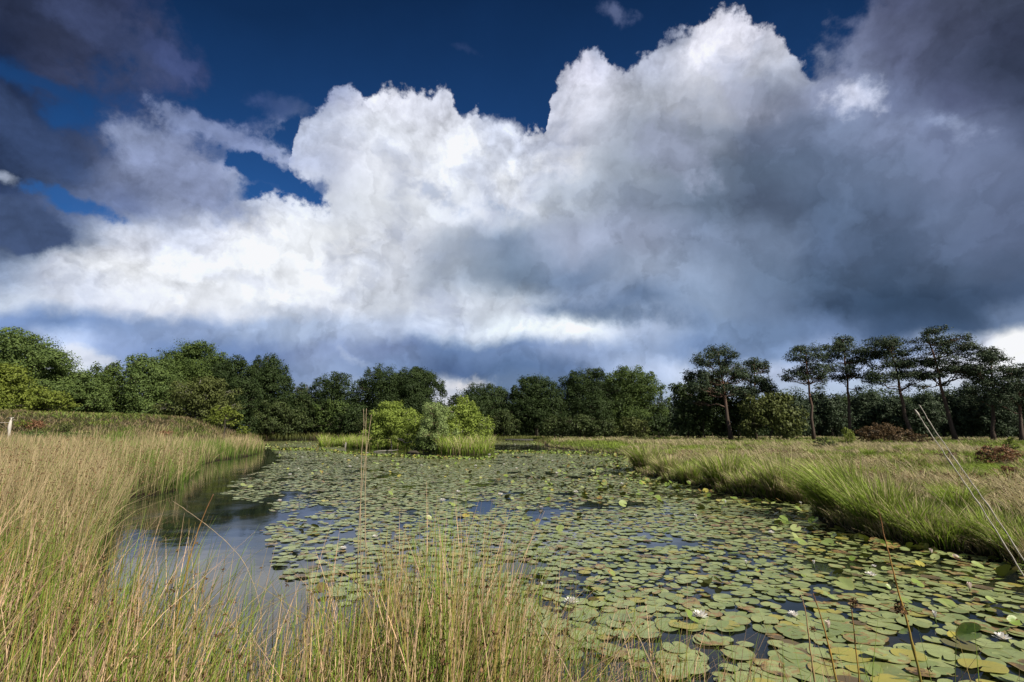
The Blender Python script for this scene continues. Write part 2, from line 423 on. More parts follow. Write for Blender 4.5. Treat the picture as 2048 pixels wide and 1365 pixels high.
def sdist(P, poly_):
    """signed distance, positive inside"""
    P = np.asarray(P, float)
    n = len(poly_); d2 = np.full(len(P), 1e18); ins = np.zeros(len(P), bool)
    for i in range(n):
        a = poly_[i]; b = poly_[(i + 1) % n]; e = b - a; w_ = P - a
        t = np.clip((w_ @ e) / (e @ e + 1e-12), 0, 1)
        q = w_ - t[:, None] * e; d2 = np.minimum(d2, (q * q).sum(1))
        c = ((a[1] > P[:, 1]) != (b[1] > P[:, 1]))
        with np.errstate(divide='ignore', invalid='ignore'):
            xx = (b[0] - a[0]) * (P[:, 1] - a[1]) / (b[1] - a[1] + 1e-12) + a[0]
        ins ^= c & (P[:, 0] < xx)
    return np.where(ins, 1, -1) * np.sqrt(d2)
def land_d(x, y):
    """metres inland (negative over water)"""
    P = np.c_[np.ravel(x), np.ravel(y)]
    wob = (fbm(P[:, 0], P[:, 1], 1.1, 3, 3) - 0.5) * 0.5
    d = -sdist(P, POND)
    d = np.maximum(d, sdist(P, ISL1)) + wob * np.clip(np.hypot(P[:, 0], P[:, 1]) / 12, 0.15, 1)
    return d.reshape(np.shape(x))
def hill(x, y):
    """the heath mound left of the pond"""
    h = 3.4 * np.exp(-(((x + 62) / 26.0) ** 2 + ((y - 57) / 12.0) ** 2)) + 1.3 * np.exp(-(((x + 36) / 12.0) ** 2 + ((y - 55) / 9.0) ** 2))
    return h
def gz(x, y, d=None):
    x = np.asarray(x, float); y = np.asarray(y, float)
    if d is None: d = land_d(x, y)
    h = np.where(d > 0, 0.06 + 0.22 * sst(d, 0, 1.0) + 0.12 * sst(d, 1, 12), -0.05 - 0.7 * sst(-d, 0, 2.5))
    rough = (fbm(x, y, 0.35, 9, 4) - 0.5) * 0.25 * sst(d, 0.5, 4)
    r = np.hypot(x, y)
    near = 1 - sst(r, 1.0, 3.0)
    return np.where(d > 0, h + rough + hill(x, y) * sst(d, 0, 8), h) * (1 - near) + 0.1 * near

# ------------------------------------------------------------------ materials
def material(name):
    m = bpy.data.materials.new(name); m.use_nodes = True
    m.node_tree.nodes.clear()
    n = NT(m.node_tree); out = n.new('ShaderNodeOutputMaterial')
    return m, n, out
def principled(n, out, col, rough=0.8, spec=0.3, **kw):
    b = n.new('ShaderNodeBsdfPrincipled')
    if isinstance(col, tuple) and len(col) == 3: col = col + (1.0,)
    n.put(b.inputs['Base Color'], col); n.put(b.inputs['Roughness'], rough)
    b.inputs['Specular IOR Level'].default_value = spec
    for k, v in kw.items(): n.put(b.inputs[k], v)
    n.L.new(b.outputs[0], out.inputs['Surface'])
    return b
def leafy(n, out, col, trans=0.3, rough=0.6, spec=0.25, tcol=None):
    """leaf surface that lets some light through"""
    b = n.new('ShaderNodeBsdfPrincipled')
    n.put(b.inputs['Base Color'], col); b.inputs['Roughness'].default_value = rough
    b.inputs['Specular IOR Level'].default_value = spec
    t = n.new('ShaderNodeBsdfTranslucent'); n.put(t.inputs['Color'], tcol or col)
    mx = n.new('ShaderNodeMixShader'); mx.inputs[0].default_value = trans
    n.L.new(b.outputs[0], mx.inputs[1]); n.L.new(t.outputs[0], mx.inputs[2])
    n.L.new(mx.outputs[0], out.inputs['Surface'])
def attr(n):
    a = n.new('ShaderNodeAttribute', attribute_name='tint')
    return n.sep(a.outputs['Color'])

m_ground, n, out = material('ground')
geo = n.new('ShaderNodeNewGeometry')
P_ = geo.outputs['Position']
c1 = n.mix(n.mr(n.noise(P_, 0.5, 5), 0.35, 0.65), (0.050, 0.058, 0.022), (0.085, 0.070, 0.035))
c2 = n.mix(n.mr(n.noise(P_, 7, 5, 0.6), 0.3, 0.7), c1, (0.035, 0.035, 0.018))
zz = n.sep(P_)[2]
c3 = n.mix(n.mr(zz, 0.02, 0.14), (0.022, 0.016, 0.010), c2)
principled(n, out, c3, 0.95, 0.1)

m_water, n, out = material('water')
geo = n.new('ShaderNodeNewGeometry')
Pw = geo.outputs['Position']
b = n.new('ShaderNodeBsdfPrincipled')
n.put(b.inputs['Base Color'], n.mix(n.mr(n.noise(n.v('ADD', Pw, (9, 4, 0)), 1.3, 6, 0.6), 0.5, 0.7), (0.006, 0.009, 0.010), (0.030, 0.026, 0.014)))
n.put(b.inputs['Roughness'], n.mr(n.noise(Pw, 0.9, 6, 0.6), 0.42, 0.66, 0.02, 0.13))
b.inputs['IOR'].default_value = 1.40
b.inputs['Specular IOR Level'].default_value = 0.62
bp = n.new('ShaderNodeBump'); bp.inputs['Strength'].default_value = 0.12; bp.inputs['Distance'].default_value = 0.02
n.put(bp.inputs['Height'], n.m('ADD', n.noise(n.v('MULTIPLY', Pw, (1.0, 1.6, 1.0)), 1.3, 4, 0.5), n.m('MULTIPLY', n.noise(Pw, 14, 3, 0.5), 0.12)))
n.L.new(bp.outputs[0], b.inputs['Normal'])
n.L.new(b.outputs[0], out.inputs['Surface'])

# ------------------------------------------------------------------ ground sheet and water sheet
rad = np.concatenate([[0.0], np.geomspace(0.4, 90, 300), np.geomspace(95, 1600, 40)])
ang_f = np.linspace(-R(64), R(64), 420); ang_b = np.linspace(R(64), 2 * math.pi - R(64), 60)[1:-1]
ang = np.concatenate([ang_f, ang_b])
A_, R_ = np.meshgrid(ang, rad)
gx, gy = np.sin(A_) * R_, np.cos(A_) * R_
gzz = gz(gx, gy)
na, nr = len(ang), len(rad)
ii, jj = np.meshgrid(np.arange(nr - 1), np.arange(na), indexing='ij'); j2 = (jj + 1) % na
quads = np.stack([ii * na + jj, (ii + 1) * na + jj, (ii + 1) * na + j2, ii * na + j2], -1).reshape(-1, 4)[:, ::-1]
g = mesh_np('ground', np.c_[gx.ravel(), gy.ravel(), gzz.ravel()], quads, m_ground, 4, smooth=True)
tag(g, kind='structure')
wv = [(-90, -2, 0), (60, -2, 0), (60, 125, 0), (-90, 125, 0)]
w = mesh_np('water', wv, [0, 1, 2, 3], m_water, 4); tag(w, kind='structure')

# ================================================================== trees
def mat_leaf(name, dark, light, trans=0.25, rough=0.6):
    m, n, out = material(name)
    r, g_, b_ = attr(n)
    c = n.mix(r, dark, light)
    c = n.mix(n.m('MULTIPLY', g_, 0.30), c, tuple(q * 0.55 for q in dark))
    leafy(n, out, c, trans, rough, 0.2)
    return m
LEAF = {
 'oak':    mat_leaf('leaves_oak', (0.040, 0.070, 0.018), (0.13, 0.185, 0.045)),
 'oakshaded':mat_leaf('leaves_shaded', (0.022, 0.040, 0.013), (0.062, 0.095, 0.028)),  # cloud shade over the far trees is put into this darker leaf colour
 'oakmid': mat_leaf('leaves_mid', (0.060, 0.100, 0.030), (0.17, 0.235, 0.065)),
 'olive':  mat_leaf('leaves_olive', (0.058, 0.072, 0.022), (0.145, 0.170, 0.048)),
 'yellow': mat_leaf('leaves_yellow', (0.11, 0.15, 0.022), (0.27, 0.32, 0.06), 0.35),
 'birch':  mat_leaf('leaves_birch', (0.17, 0.235, 0.035), (0.37, 0.46, 0.10), 0.35),
 'bluepine': mat_leaf('needles_pale', (0.14, 0.20, 0.07), (0.34, 0.43, 0.16), 0.15),
 'pine':   mat_leaf('needles_pine', (0.022, 0.038, 0.020), (0.070, 0.100, 0.048), 0.1),
 'shrub':  mat_leaf('leaves_shrub', (0.036, 0.054, 0.018), (0.095, 0.125, 0.040), 0.25),
 'bramble':mat_leaf('leaves_brown', (0.060, 0.040, 0.020), (0.16, 0.10, 0.045), 0.2),
 'heatherleaf': mat_leaf('leaves_heather', (0.07, 0.040, 0.030), (0.22, 0.13, 0.10), 0.2),
 'rust':   mat_leaf('leaves_rust', (0.13, 0.065, 0.032), (0.33, 0.18, 0.095), 0.2),
}
def mat_bark(name, a, b2, top=None):
    m, n, out = material(name)
    geo = n.new('ShaderNodeNewGeometry'); P_ = geo.outputs['Position']
    c = n.mix(n.noise(n.v('MULTIPLY', P_, (1, 1, 0.25)), 9, 5, 0.6), a, b2)
    if top:
        c = n.mix(n.mr(attr(n)[0], 0.35, 0.7), c, top)
    principled(n, out, c, 0.9, 0.15)
    return m
BARK = {'oak': mat_bark('bark_oak', (0.035, 0.030, 0.022), (0.09, 0.08, 0.06)),
        'pine': mat_bark('bark_pine', (0.045, 0.036, 0.031), (0.13, 0.095, 0.075), (0.22, 0.115, 0.075)),
        'birch': mat_bark('bark_birch', (0.30, 0.28, 0.25), (0.10, 0.09, 0.08)),
        'grey': mat_bark('bark_grey', (0.16, 0.15, 0.13), (0.32, 0.30, 0.26))}

LQ = np.array([[0, 0, 0], [0.5, 0.30, 0.04], [1.0, 0, 0], [0.5, -0.30, 0.04]])
def rand_rot(n, r):
    q = r.normal(size=(n, 4)); q /= np.linalg.norm(q, axis=1)[:, None]
    w_, x, y, z = q.T
    M = np.empty((n, 3, 3))
    M[:, 0] = np.c_[1 - 2 * (y * y + z * z), 2 * (x * y - z * w_), 2 * (x * z + y * w_)]
    M[:, 1] = np.c_[2 * (x * y + z * w_), 1 - 2 * (x * x + z * z), 2 * (y * z - x * w_)]
    M[:, 2] = np.c_[2 * (x * z - y * w_), 2 * (y * z + x * w_), 1 - 2 * (x * x + y * y)]
    return M
def crown(lobes, size, cover, r, clump=0.22, flat=1.0, nclump=None, wide=0.6, shell=0.45):
    """lobes: (x,y,z,rx,ry,rz); leaf-sized faces gathered in clumps through each lobe"""
    Vs, Cs = [], []
    for lb in lobes:
        lb = np.array(lb, float); c, rr = lb[:3], lb[3:6]
        area = math.pi * rr[0] * rr[2]
        n = int(cover * area / (size * size * 0.30)); n = max(n, 40)
        ncl = nclump or max(8, int(area / (clump * rr.mean()) ** 2 / 1.6))
        u = r.normal(size=(ncl, 3)); u /= np.linalg.norm(u, axis=1)[:, None]
        rad_ = shell + (1 - shell) * r.random(ncl) ** 0.45
        cc = c + u * rad_[:, None] * rr * (1 + 0.12 * r.normal(size=(ncl, 1)))
        cr = r.random(ncl)
        k = r.integers(0, ncl, n)
        cs = clump * rr.mean() * (0.6 + 0.8 * r.random(ncl))
        off = np.clip(r.normal(size=(n, 3)), -1.7, 1.7) * cs[k][:, None] * np.array([1, 1, 0.62 * flat])
        P = cc[k] + off
        # leaf faces look outward from their clump and upward, so that clumps shade as masses
        on = off / (np.linalg.norm(off, axis=1)[:, None] + 1e-6)
        N_ = on * 0.9 + u[k] * 0.7 + np.array([0, 0, 0.45]) + r.normal(size=(n, 3)) * 0.42
        N_ /= np.linalg.norm(N_, axis=1)[:, None] + 1e-6
        a_ = r.normal(size=(n, 3)); X_ = np.cross(N_, a_); X_ /= np.linalg.norm(X_, axis=1)[:, None] + 1e-6
        M = np.stack([X_, np.cross(N_, X_), N_], 1)
        s_ = size * (0.6 + 0.8 * r.random(n))
        q = LQ.copy(); q[:, 1] *= wide / 0.6
        L = np.einsum('nji,kj->nki', M, q) * s_[:, None, None]
        Vs.append((P[:, None, :] + L).reshape(-1, 3))
        tone = np.clip(0.68 * cr[k] + 0.32 * r.random(n), 0, 1)
        Cs.append(np.repeat(np.c_[tone, r.random(n) ** 2, r.random(n), np.ones(n)], 4, axis=0))
    return np.concatenate(Vs), np.concatenate(Cs)
def limb(mb, a, b2, r0, r1, r, seg=5, wob=0.06, sides=6, tone=0.2, sag=0.0):
    a = np.array(a, float); b2 = np.array(b2, float); L = np.linalg.norm(b2 - a)
    t = np.linspace(0, 1, seg + 1)[:, None]
    p = a + (b2 - a) * t
    p[1:-1] += r.normal(size=(seg - 1, 3)) * wob * L
    p[:, 2] += sag * L * (4 * t[:, 0] * (1 - t[:, 0]))
    mb.tube(p, np.linspace(r0, r1, seg + 1), sides, (tone, 0, 0, 1))
    return p
def tree(name, label, cat, base, lobes, leaf, bark='oak', size=0.35, cover=3.0, tr=0.3, seed=1, group=None, clump=0.22,
         flat=1.0, wide=0.6, lean=None, trunk_top=None, limbs=True, shell=0.45, tone=0.2, stems=1):
    """base (x, y); lobes in world space. Empty at the foot > trunk, crown"""
    r = np.random.default_rng(seed)
    bz = float(gz(np.array([base[0]]), np.array([base[1]]))[0]) - 0.05
    e = empty(name, (base[0], base[1], bz)); tag(e, label, cat, group)
    o = np.array([base[0], base[1], bz])
    V_, C_ = crown([(l[0] - o[0], l[1] - o[1], l[2] - o[2]) + tuple(l[3:6]) for l in lobes], size, cover, r, clump, flat, None, wide, shell)
    nq = len(V_) // 4
    mesh_np('crown', V_, np.arange(nq * 4), LEAF[leaf], 4, C_, parent=e)
    mb = MB()
    L = np.array([l[:6] for l in lobes], float); L[:, :3] -= o
    ctr = L[:, :3].mean(0)
    top = np.array(trunk_top) - o if trunk_top is not None else np.array([ctr[0], ctr[1], L[:, 2].max()])
    for s_ in range(stems):
        off = np.zeros(3) if stems == 1 else np.array([r.normal() * 0.25, r.normal() * 0.25, 0])
        t0 = top + (0 if stems == 1 else 1) * np.array([r.normal(), r.normal(), 0]) * 0.6
        n = 9; t = np.linspace(0, 1, n)[:, None]
        p = off + (t0 - off) * t
        p[1:-1, :2] += r.normal(size=(n - 2, 2)) * (0.005 if bark == 'pine' else 0.012) * np.linalg.norm(t0)
        rr = tr * (1 - 0.78 * t[:, 0]) / math.sqrt(stems); rr[0] *= 1.35
        cols_k = mb.k
        mb.tube(p, rr, 9, (tone, 0, 0, 1))
        if tone > 0.25 or bark == 'pine':      # pine bark turns orange up the stem
            mb.c[-1][:, 0] = np.repeat(t[:, 0], 9)
        if limbs:
            for l in L:
                k = np.argmin(np.abs(p[:, 2] - max(l[2] - 0.28 * np.linalg.norm(l[:2] - p[-1, :2]) - 0.3 * l[5], p[n // 3, 2])))
                limb(mb, p[k], l[:3], rr[k] * 0.5, 0.02, r, 5, 0.05, 5, 0.42 if bark == 'pine' else tone, -0.03)
                for _ in range(3):
                    d_ = r.normal(size=3); d_ /= np.linalg.norm(d_)
                    a0 = p[k] + (l[:3] - p[k]) * r.uniform(0.45, 0.85)
                    limb(mb, a0, l[:3] + d_ * l[3:6] * 0.75, rr[k] * 0.2, 0.012, r, 4, 0.06, 4, 0.42 if bark == 'pine' else tone)
    mb.build('trunk', BARK[bark], e, smooth=True)
    return e
def auto_lobes(cx, top, hw, bottom, Y, seed, n=12, depth=None, shape='dome'):
    """crown outline read from the photo (column, top, half width, bottom) turned into overlapping lobes at distance Y"""
    r = np.random.default_rng(seed + 900)
    zt, zb = zat(top, Y), zat(bottom, Y)
    x0 = at(cx, Y, (zt + zb) / 2); wx = abs(at(cx + hw, Y, (zt + zb) / 2) - x0); H = zt - zb
    dp = depth or wx * 0.8
    out_ = []
    for i in range(n):
        if shape == 'dome':
            t = (i + 0.5) / n; v = t ** 0.8
            wmax = math.sqrt(max(0.0, 1 - max(0, (v - 0.35) / 0.75) ** 2))
            a = i * 2.399 + r.random()
            q = 0.75 * math.sqrt(r.random()) if v < 0.85 else 0.4 * r.random()
            sx_, sy_ = math.cos(a), math.sin(a)
            ls = 0.34 + 0.16 * r.random()
            out_.append((x0 + sx_ * wx * wmax * (1 - ls) * (0.5 + q * 0.67), Y + sy_ * dp * q, zb + H * (0.04 + 0.78 * v), wx * ls, dp * ls, H * 0.19))
    for i in range(int(n * 1.3)):          # ragged sprigs round the outline
        a = r.uniform(-0.15, 3.29); q = r.uniform(.86, 1.02); s2 = r.uniform(.09, .17)
        out_.append((x0 + math.cos(a) * wx * q, Y + r.uniform(-.5, .5) * dp, zb + H * (0.30 + 0.68 * max(0, math.sin(a)) * q), wx * s2, wx * s2, H * s2 * .6))
    return out_
def auto_tree(name, label, cx, top, hw, bottom, Y, leaf, seed, cat='tree', bx=None, **kw):
    n = kw.pop('n', 12)
    if 480 < cx < 1300: Y = max(Y, 101 + (seed * 7) % 6)
    hw *= 1.16; n = int(n * 1.4)
    lb = auto_lobes(cx, top, hw, bottom, Y, seed, n)
    x = at(bx if bx is not None else cx, Y, 0.3)
    return tree(name, label, cat, (x, Y), lb, leaf, seed=seed, **kw)

G1 = 'trees on the edge of the wood'
TREES = [
 # name, label, cx, top, hw, bottom, Y, leaf, extra
 ('oak_tree', 'tall broad green oak at the far left of the wood, cut by the frame', 10, 664, 112, 835, 74, 'oakmid', dict(n=16)),
 ('sunlit_tree', 'yellow-green tree in front of the tall oak at the far left', 2, 728, 62, 828, 63, 'yellow', dict(n=10, tr=.16)),
 ('sunlit_tree', 'low yellow-green tree over the heath, right of the brighter leftmost one', 74, 775, 58, 828, 64, 'yellow', dict(n=8, tr=.14)),
 ('oak_tree', 'round mid-green tree stepping down beside the tall leftmost oak', 135, 738, 64, 840, 78, 'oakmid', dict(n=12)),
 ('oak_tree', 'olive-green round-topped tree between two lower ones above the heath mound', 212, 728, 46, 848, 84, 'oak', dict(n=12)),
 ('oak_tree', 'green tree leaning up against the left side of the big dark crown', 296, 712, 52, 855, 84, 'oakmid', dict(n=13)),
 ('oak_tree', 'biggest dark green crown of the left half, highest above the pond bank', 385, 690, 86, 855, 92, 'oak', dict(n=17)),
 ('oak_tree', 'dark green tree filling the shoulder between the biggest crown and the steep one', 462, 716, 52, 858, 90, 'oakshaded', dict(n=13)),
 ('oak_tree', 'steep-sided dark tree that ends the left group of tall trees', 532, 712, 48, 862, 88, 'oakshaded', dict(n=14)),
 ('oak_tree', 'smaller olive oak with a pale visible trunk, in front of the biggest dark crown', 405, 755, 62, 845, 70, 'olive', dict(n=12, bx=386, bark='grey')),
 ('oak_tree', 'low loose dark tree in the dip after the steep-sided one', 610, 768, 40, 850, 104, 'oakshaded', dict(n=9, cover=1.9)),
 ('oak_tree', 'dark airy tree with sky showing through, left of the twin-crowned pair', 672, 748, 50, 852, 100, 'oakshaded', dict(n=12, cover=1.7)),
 ('oak_tree', 'left tree of the dark twin pair, sky showing through its left edge', 765, 732, 52, 858, 96, 'oakshaded', dict(n=14, cover=2.0)),
 ('oak_tree', 'dense round dark tree, right one of the twin pair above the island', 828, 736, 54, 866, 90, 'oakshaded', dict(n=16, cover=3.4)),
 ('oak_tree', 'broad low dark tree right of the bright gap on the horizon', 970, 768, 66, 866, 104, 'oakshaded', dict(n=14)),
 ('oak_tree', 'dark rounded tree above the wooden jetty', 1073, 748, 52, 866, 100, 'oakshaded', dict(n=14)),
 ('oak_tree', 'dark full tree, left one of the tallest middle pair right of the jetty', 1172, 738, 58, 866, 98, 'oakshaded', dict(n=15)),
 ('oak_tree', 'dark full tree, right one of the tallest middle pair right of the jetty', 1262, 737, 60, 868, 96, 'oak', dict(n=15, cover=2.5)),
]
for i, (nm_, lab, cx, top, hw, bot, Y, leaf, kw) in enumerate(TREES):
    auto_tree(nm_, lab, cx, top, hw, bot, Y, leaf, 40 + i, group=G1, size=0.26, clump=.19, **dict(dict(cover=2.4, tr=0.38), **kw))

# conifers seen over the shoulder of the wood
def spruce(px, top, Y, label, seed, hw=16):
    r = np.random.default_rng(seed); x = at(px, Y, 8); zt = zat(top, Y); lb = []
    zb = 1.0; wx = hw / F * Y
    for k in range(9):
        v = k / 8; a = k * 2.4
        lb.append((x + math.cos(a) * wx * .35 * (1 - v), Y + math.sin(a) * wx * .35 * (1 - v), zb + (zt - zb) * (0.12 + 0.84 * v), wx * (1 - .84 * v), wx * (1 - .84 * v), (zt - zb) * 0.085))
    tree('spruce_tree', label, 'tree', (x, Y), lb, 'pine', 'oak', size=0.32, cover=2.6, tr=.2, seed=seed, group='far conifers', limbs=False, clump=.3)
spruce(1322, 782, 120, 'far dark pointed conifer just right of the middle pair of tall trees', 201)
spruce(1352, 776, 124, 'far dark pointed conifer left of the big branching pine, the taller of the close two', 202)
spruce(1372, 788, 118, 'far dark pointed conifer tucked against the left of the big branching pine', 203, 13)
spruce(1338, 796, 116, 'low far conifer between two taller pointed ones', 204, 13)

# Scots pines: bare reddish stems, flat plates of needles
def pine(label, bx, by_top, plates, Y, seed, tr=0.22, lean_px=None, cover=2.5, bcol='pine', group='Scots pines on the moor', trunk_col=None):
    """bx foot column, by_top top row; plates: (px, py, half width px, half height px)"""
    x = at(bx, Y, 0.4); lb = []
    r = np.random.default_rng(seed)
    for (px, py, hw_, hh) in plates:
        z = zat(py, Y); dy = r.uniform(-1.1, 1.1)
        rx = hw_ / F * Y * 1.12; rz_ = hh / F * Y * 1.0
        lb.append((at(px, Y, z), Y + dy, z, rx, rx * 0.9, rz_))
        for _ in range(6):
            a = r.random() * 6.28; q = r.uniform(.4, 1.0)
            lb.append((at(px, Y, z) + math.cos(a) * rx * q, Y + dy + math.sin(a) * rx * q, z + r.uniform(-.9, .5) * rz_, rx * .40, rx * .40, rz_ * .60))
    xs_ = [p[0] for p in plates]; lo_ = max(p[1] for p in plates)
    for _ in range(7):      # loose sprays between and below the plates
        px = r.uniform(min(xs_) - 12, max(xs_) + 12); py = r.uniform(plates[0][1] + 14, lo_ + 26); z = zat(py, Y)
        lb.append((at(px, Y, z), Y + r.uniform(-1.5, 1.5), z, r.uniform(8, 15) / F * Y, 0.8, r.uniform(4, 8) / F * Y))
    tp = plates[0]
    return tree('pine_tree', label, 'tree', (x, Y), lb, 'pine', 'pine', size=0.21, cover=cover, tr=tr, seed=seed, group=group,
                clump=0.20, flat=0.8, wide=0.42, trunk_top=(at(tp[0], Y, zat(tp[1], Y)), Y, zat(tp[1], Y)), shell=0.2, tone=0.5)
pine('broad branching pine standing alone left of the row, its crown over a dark bush', 1462, 692,
     [(1436, 704, 30, 14), (1408, 722, 26, 14), (1462, 728, 24, 12), (1400, 748, 26, 14), (1440, 745, 22, 10), (1478, 750, 18, 12), (1390, 772, 22, 14), (1450, 778, 26, 12)], 66, 301, 0.27)
pine('scruffy pine with a forked top close right of the broad lone pine', 1512, 715,
     [(1508, 728, 22, 12), (1490, 745, 22, 14), (1532, 730, 12, 14), (1515, 765, 26, 14), (1536, 775, 18, 16), (1492, 785, 22, 14)], 68, 302, 0.18)
pine('leftmost slim pine of the row, flat tiers and a long bare stem', 1628, 690,
     [(1612, 700, 30, 10), (1604, 716, 34, 10), (1622, 735, 38, 10), (1590, 752, 22, 8), (1636, 752, 20, 7)], 66, 303)
pine('second slim pine of the row, tallest cone-shaped top with a straight stem', 1703, 668,
     [(1686, 678, 18, 10), (1680, 692, 34, 10), (1690, 708, 44, 11), (1716, 722, 24, 9), (1672, 738, 30, 9), (1705, 752, 34, 8)], 68, 304)
pine('third pine of the row, widest dark crown on a stem leaning left', 1824, 670,
     [(1778, 682, 34, 12), (1762, 695, 36, 12), (1800, 704, 40, 13), (1830, 722, 24, 10), (1778, 728, 36, 11), (1760, 752, 34, 16), (1820, 748, 34, 11)], 64, 305, 0.25)
pine('fourth pine of the row, a small tuft standing above its wide lower crown', 1912, 655,
     [(1854, 664, 20, 9), (1848, 682, 26, 8), (1904, 680, 24, 12), (1906, 700, 34, 14), (1884, 722, 34, 12), (1920, 738, 34, 12), (1868, 748, 28, 10)], 62, 306, 0.25)
pine('fifth pine of the row, a tilted crown ending in a point on the right', 1988, 692,
     [(1980, 704, 26, 10), (1962, 716, 34, 12), (1950, 740, 40, 14), (1995, 752, 40, 14), (1968, 775, 40, 14)], 60, 307, 0.22)
pine('rightmost pine, its low dense crown cut by the frame edge', 2044, 728,
     [(2034, 738, 30, 12), (2060, 742, 34, 14), (2020, 762, 34, 14), (2050, 785, 40, 18), (2010, 800, 34, 16)], 58, 308, 0.22, cover=2.0)

# shrubs and small trees
def bush(label, cx, top, hw, bottom, Y, leaf, seed, name='bush', cat='bush', size=0.2, cover=2.6, n=8, bark='oak', tr=.06, **kw):
    if kw.get('group') == GB and cx < 1080: Y = 97 + (seed * 5) % 7
    if kw.get('group') == GB: hw *= 1.2
    lb = auto_lobes(cx, top, hw, bottom + 4, Y, seed, n)
    return tree(name, label, cat, (at(cx, Y, .3), Y), lb, leaf, bark, size=size, cover=cover, tr=tr, seed=seed, **kw)
GB = 'shrubs below the wood'
SH = [
 ('dark shrub at the foot of the steep-sided dark tree', 545, 800, 40, 866, 92, 'shrub'),
 ('olive wide bush in front of the low loose dark tree', 610, 786, 50, 866, 94, 'shrub'),
 ('grey-green bush right of the olive wide one, below the airy tree', 668, 800, 34, 868, 92, 'oak'),
 ('dark bush left of the bright birch bush on the island', 706, 808, 28, 868, 90, 'oakshaded'),
 ('dark low bush far behind the left birch bush', 745, 822, 30, 868, 100, 'shrub'),
 ('dark low bush behind the gap in the island bushes', 812, 828, 34, 868, 104, 'oakshaded'),
 ('dark low bush under the broad low dark tree', 925, 812, 34, 868, 106, 'oakshaded'),
 ('dark round bush left of the jetty', 1008, 820, 26, 866, 100, 'shrub'),
 ('small pointed birch bush just right of the jetty', 1064, 812, 24, 864, 90, 'shrub'),
 ('dull green bush between the pointed birch bush and the pair of tall trees', 1108, 832, 24, 868, 88, 'shrub'),
 ('wide dull green bush below the left of the tall middle pair', 1160, 828, 34, 868, 86, 'shrub'),
 ('low bush below the gap of the tall middle pair', 1212, 838, 26, 869, 84, 'shrub'),
 ('brownish green bush below the right of the tall middle pair', 1262, 834, 30, 869, 84, 'olive'),
 ('dark bush under the far pointed conifers', 1318, 830, 34, 869, 86, 'oakshaded'),
 ('dark bush left of the broad lone pine', 1376, 758, 36, 870, 76, 'oakshaded'),
 ('tall dark leafy bush that hides the foot of the broad lone pine', 1412, 742, 50, 870, 72, 'oakshaded'),
 ('dark bush between the stems of the two left pines', 1478, 770, 36, 872, 72, 'oakshaded'),
 ('rounded olive birch leaning right of the scruffy forked pine', 1542, 782, 54, 872, 62, 'olive'),
]
for i, (lab, cx, top, hw, bot, Y, leaf) in enumerate(SH):
    bush(lab, cx, top, hw, bot, Y, leaf, 500 + i, size=0.32, group=GB, n=9, tr=.1)
GF = 'dark pines of the far wood'
for i, (cx, top, hw) in enumerate([(1590, 796, 34), (1640, 786, 32), (1665, 790, 30), (1735, 782, 36), (1790, 792, 30), (1850, 786, 34), (1890, 780, 32), (1945, 770, 34), (1990, 776, 32), (2040, 770, 36)]):
    lab = ['low dark far tree right of the olive birch', 'dark far tree behind the leftmost slim pine stem', 'dark far tree right of the leftmost slim pine stem',
           'dark far tree right of the second slim pine stem', 'dark far tree behind the leaning stem of the third pine', 'dark far tree right of the leaning third pine',
           'dark far tree left of the fourth pine stem', 'dark far tree between the fourth and fifth pine stems', 'dark far tree behind the fifth pine stem', 'dark far tree behind the rightmost pine'][i]
    auto_tree('woodland_tree', lab, cx, top, hw, 872, 96 + (i * 7) % 11, 'pine', 700 + i, group=GF, n=10, size=0.3, cover=2.6, tr=.25)
# the depth of the wood: one mass nobody could count
r = np.random.default_rng(77); lb = []
for k in range(150):
    px = r.uniform(-150, 2250); Y = r.uniform(128, 150)
    top = 792 + 26 * r.random() + (-14 if px > 1550 else 0) + (-18 if px < 560 else 0) + (22 if 850 < px < 930 else 0)
    z = zat(top, Y); lb.append((at(px, Y, z), Y, z * 0.45, 8.5, 4, z * 0.55))
V_, C_ = crown(lb, 0.5, 2.2, r, 0.2)
o = mesh_np('distant_wood', V_, np.arange(len(V_)), LEAF['oakshaded'], 4, C_)
tag(o, 'dark far-off wood filling the gaps between the tree trunks', 'wood', kind='stuff')

# island bushes
bush('rounded yellow-green birch bush on the left part of the island', 784, 804, 54, 886, 46, 'birch', 601, 'birch_bush', size=0.13, cover=3.0, n=14, bark='birch', group='birches on the island')
bush('low yellow-green bush between the round birch and the young pine', 836, 828, 48, 894, 43, 'birch', 602, 'birch_bush', size=0.12, n=9, bark='birch', group='birches on the island')
bush('tall feathery yellow-green birch right of the pale young pine on the island', 930, 796, 42, 896, 43, 'birch', 603, 'birch_bush', size=0.12, cover=2.8, n=14, bark='birch', group='birches on the island')
bush('thin loose birch shrub at the right tip of the island', 972, 834, 20, 902, 40, 'birch', 604, 'birch_bush', size=0.10, cover=1.6, n=9, bark='birch', group='birches on the island')
bush('light green sapling between the pale young pine and the tall feathery birch', 900, 832, 30, 894, 42, 'birch', 607, 'birch_bush', size=0.12, cover=1.8, n=10, bark='birch', group='birches on the island')
bush('dark bush at the water edge below the young pine', 846, 872, 24, 901, 40.5, 'oak', 605, 'bush', size=0.12, n=7)
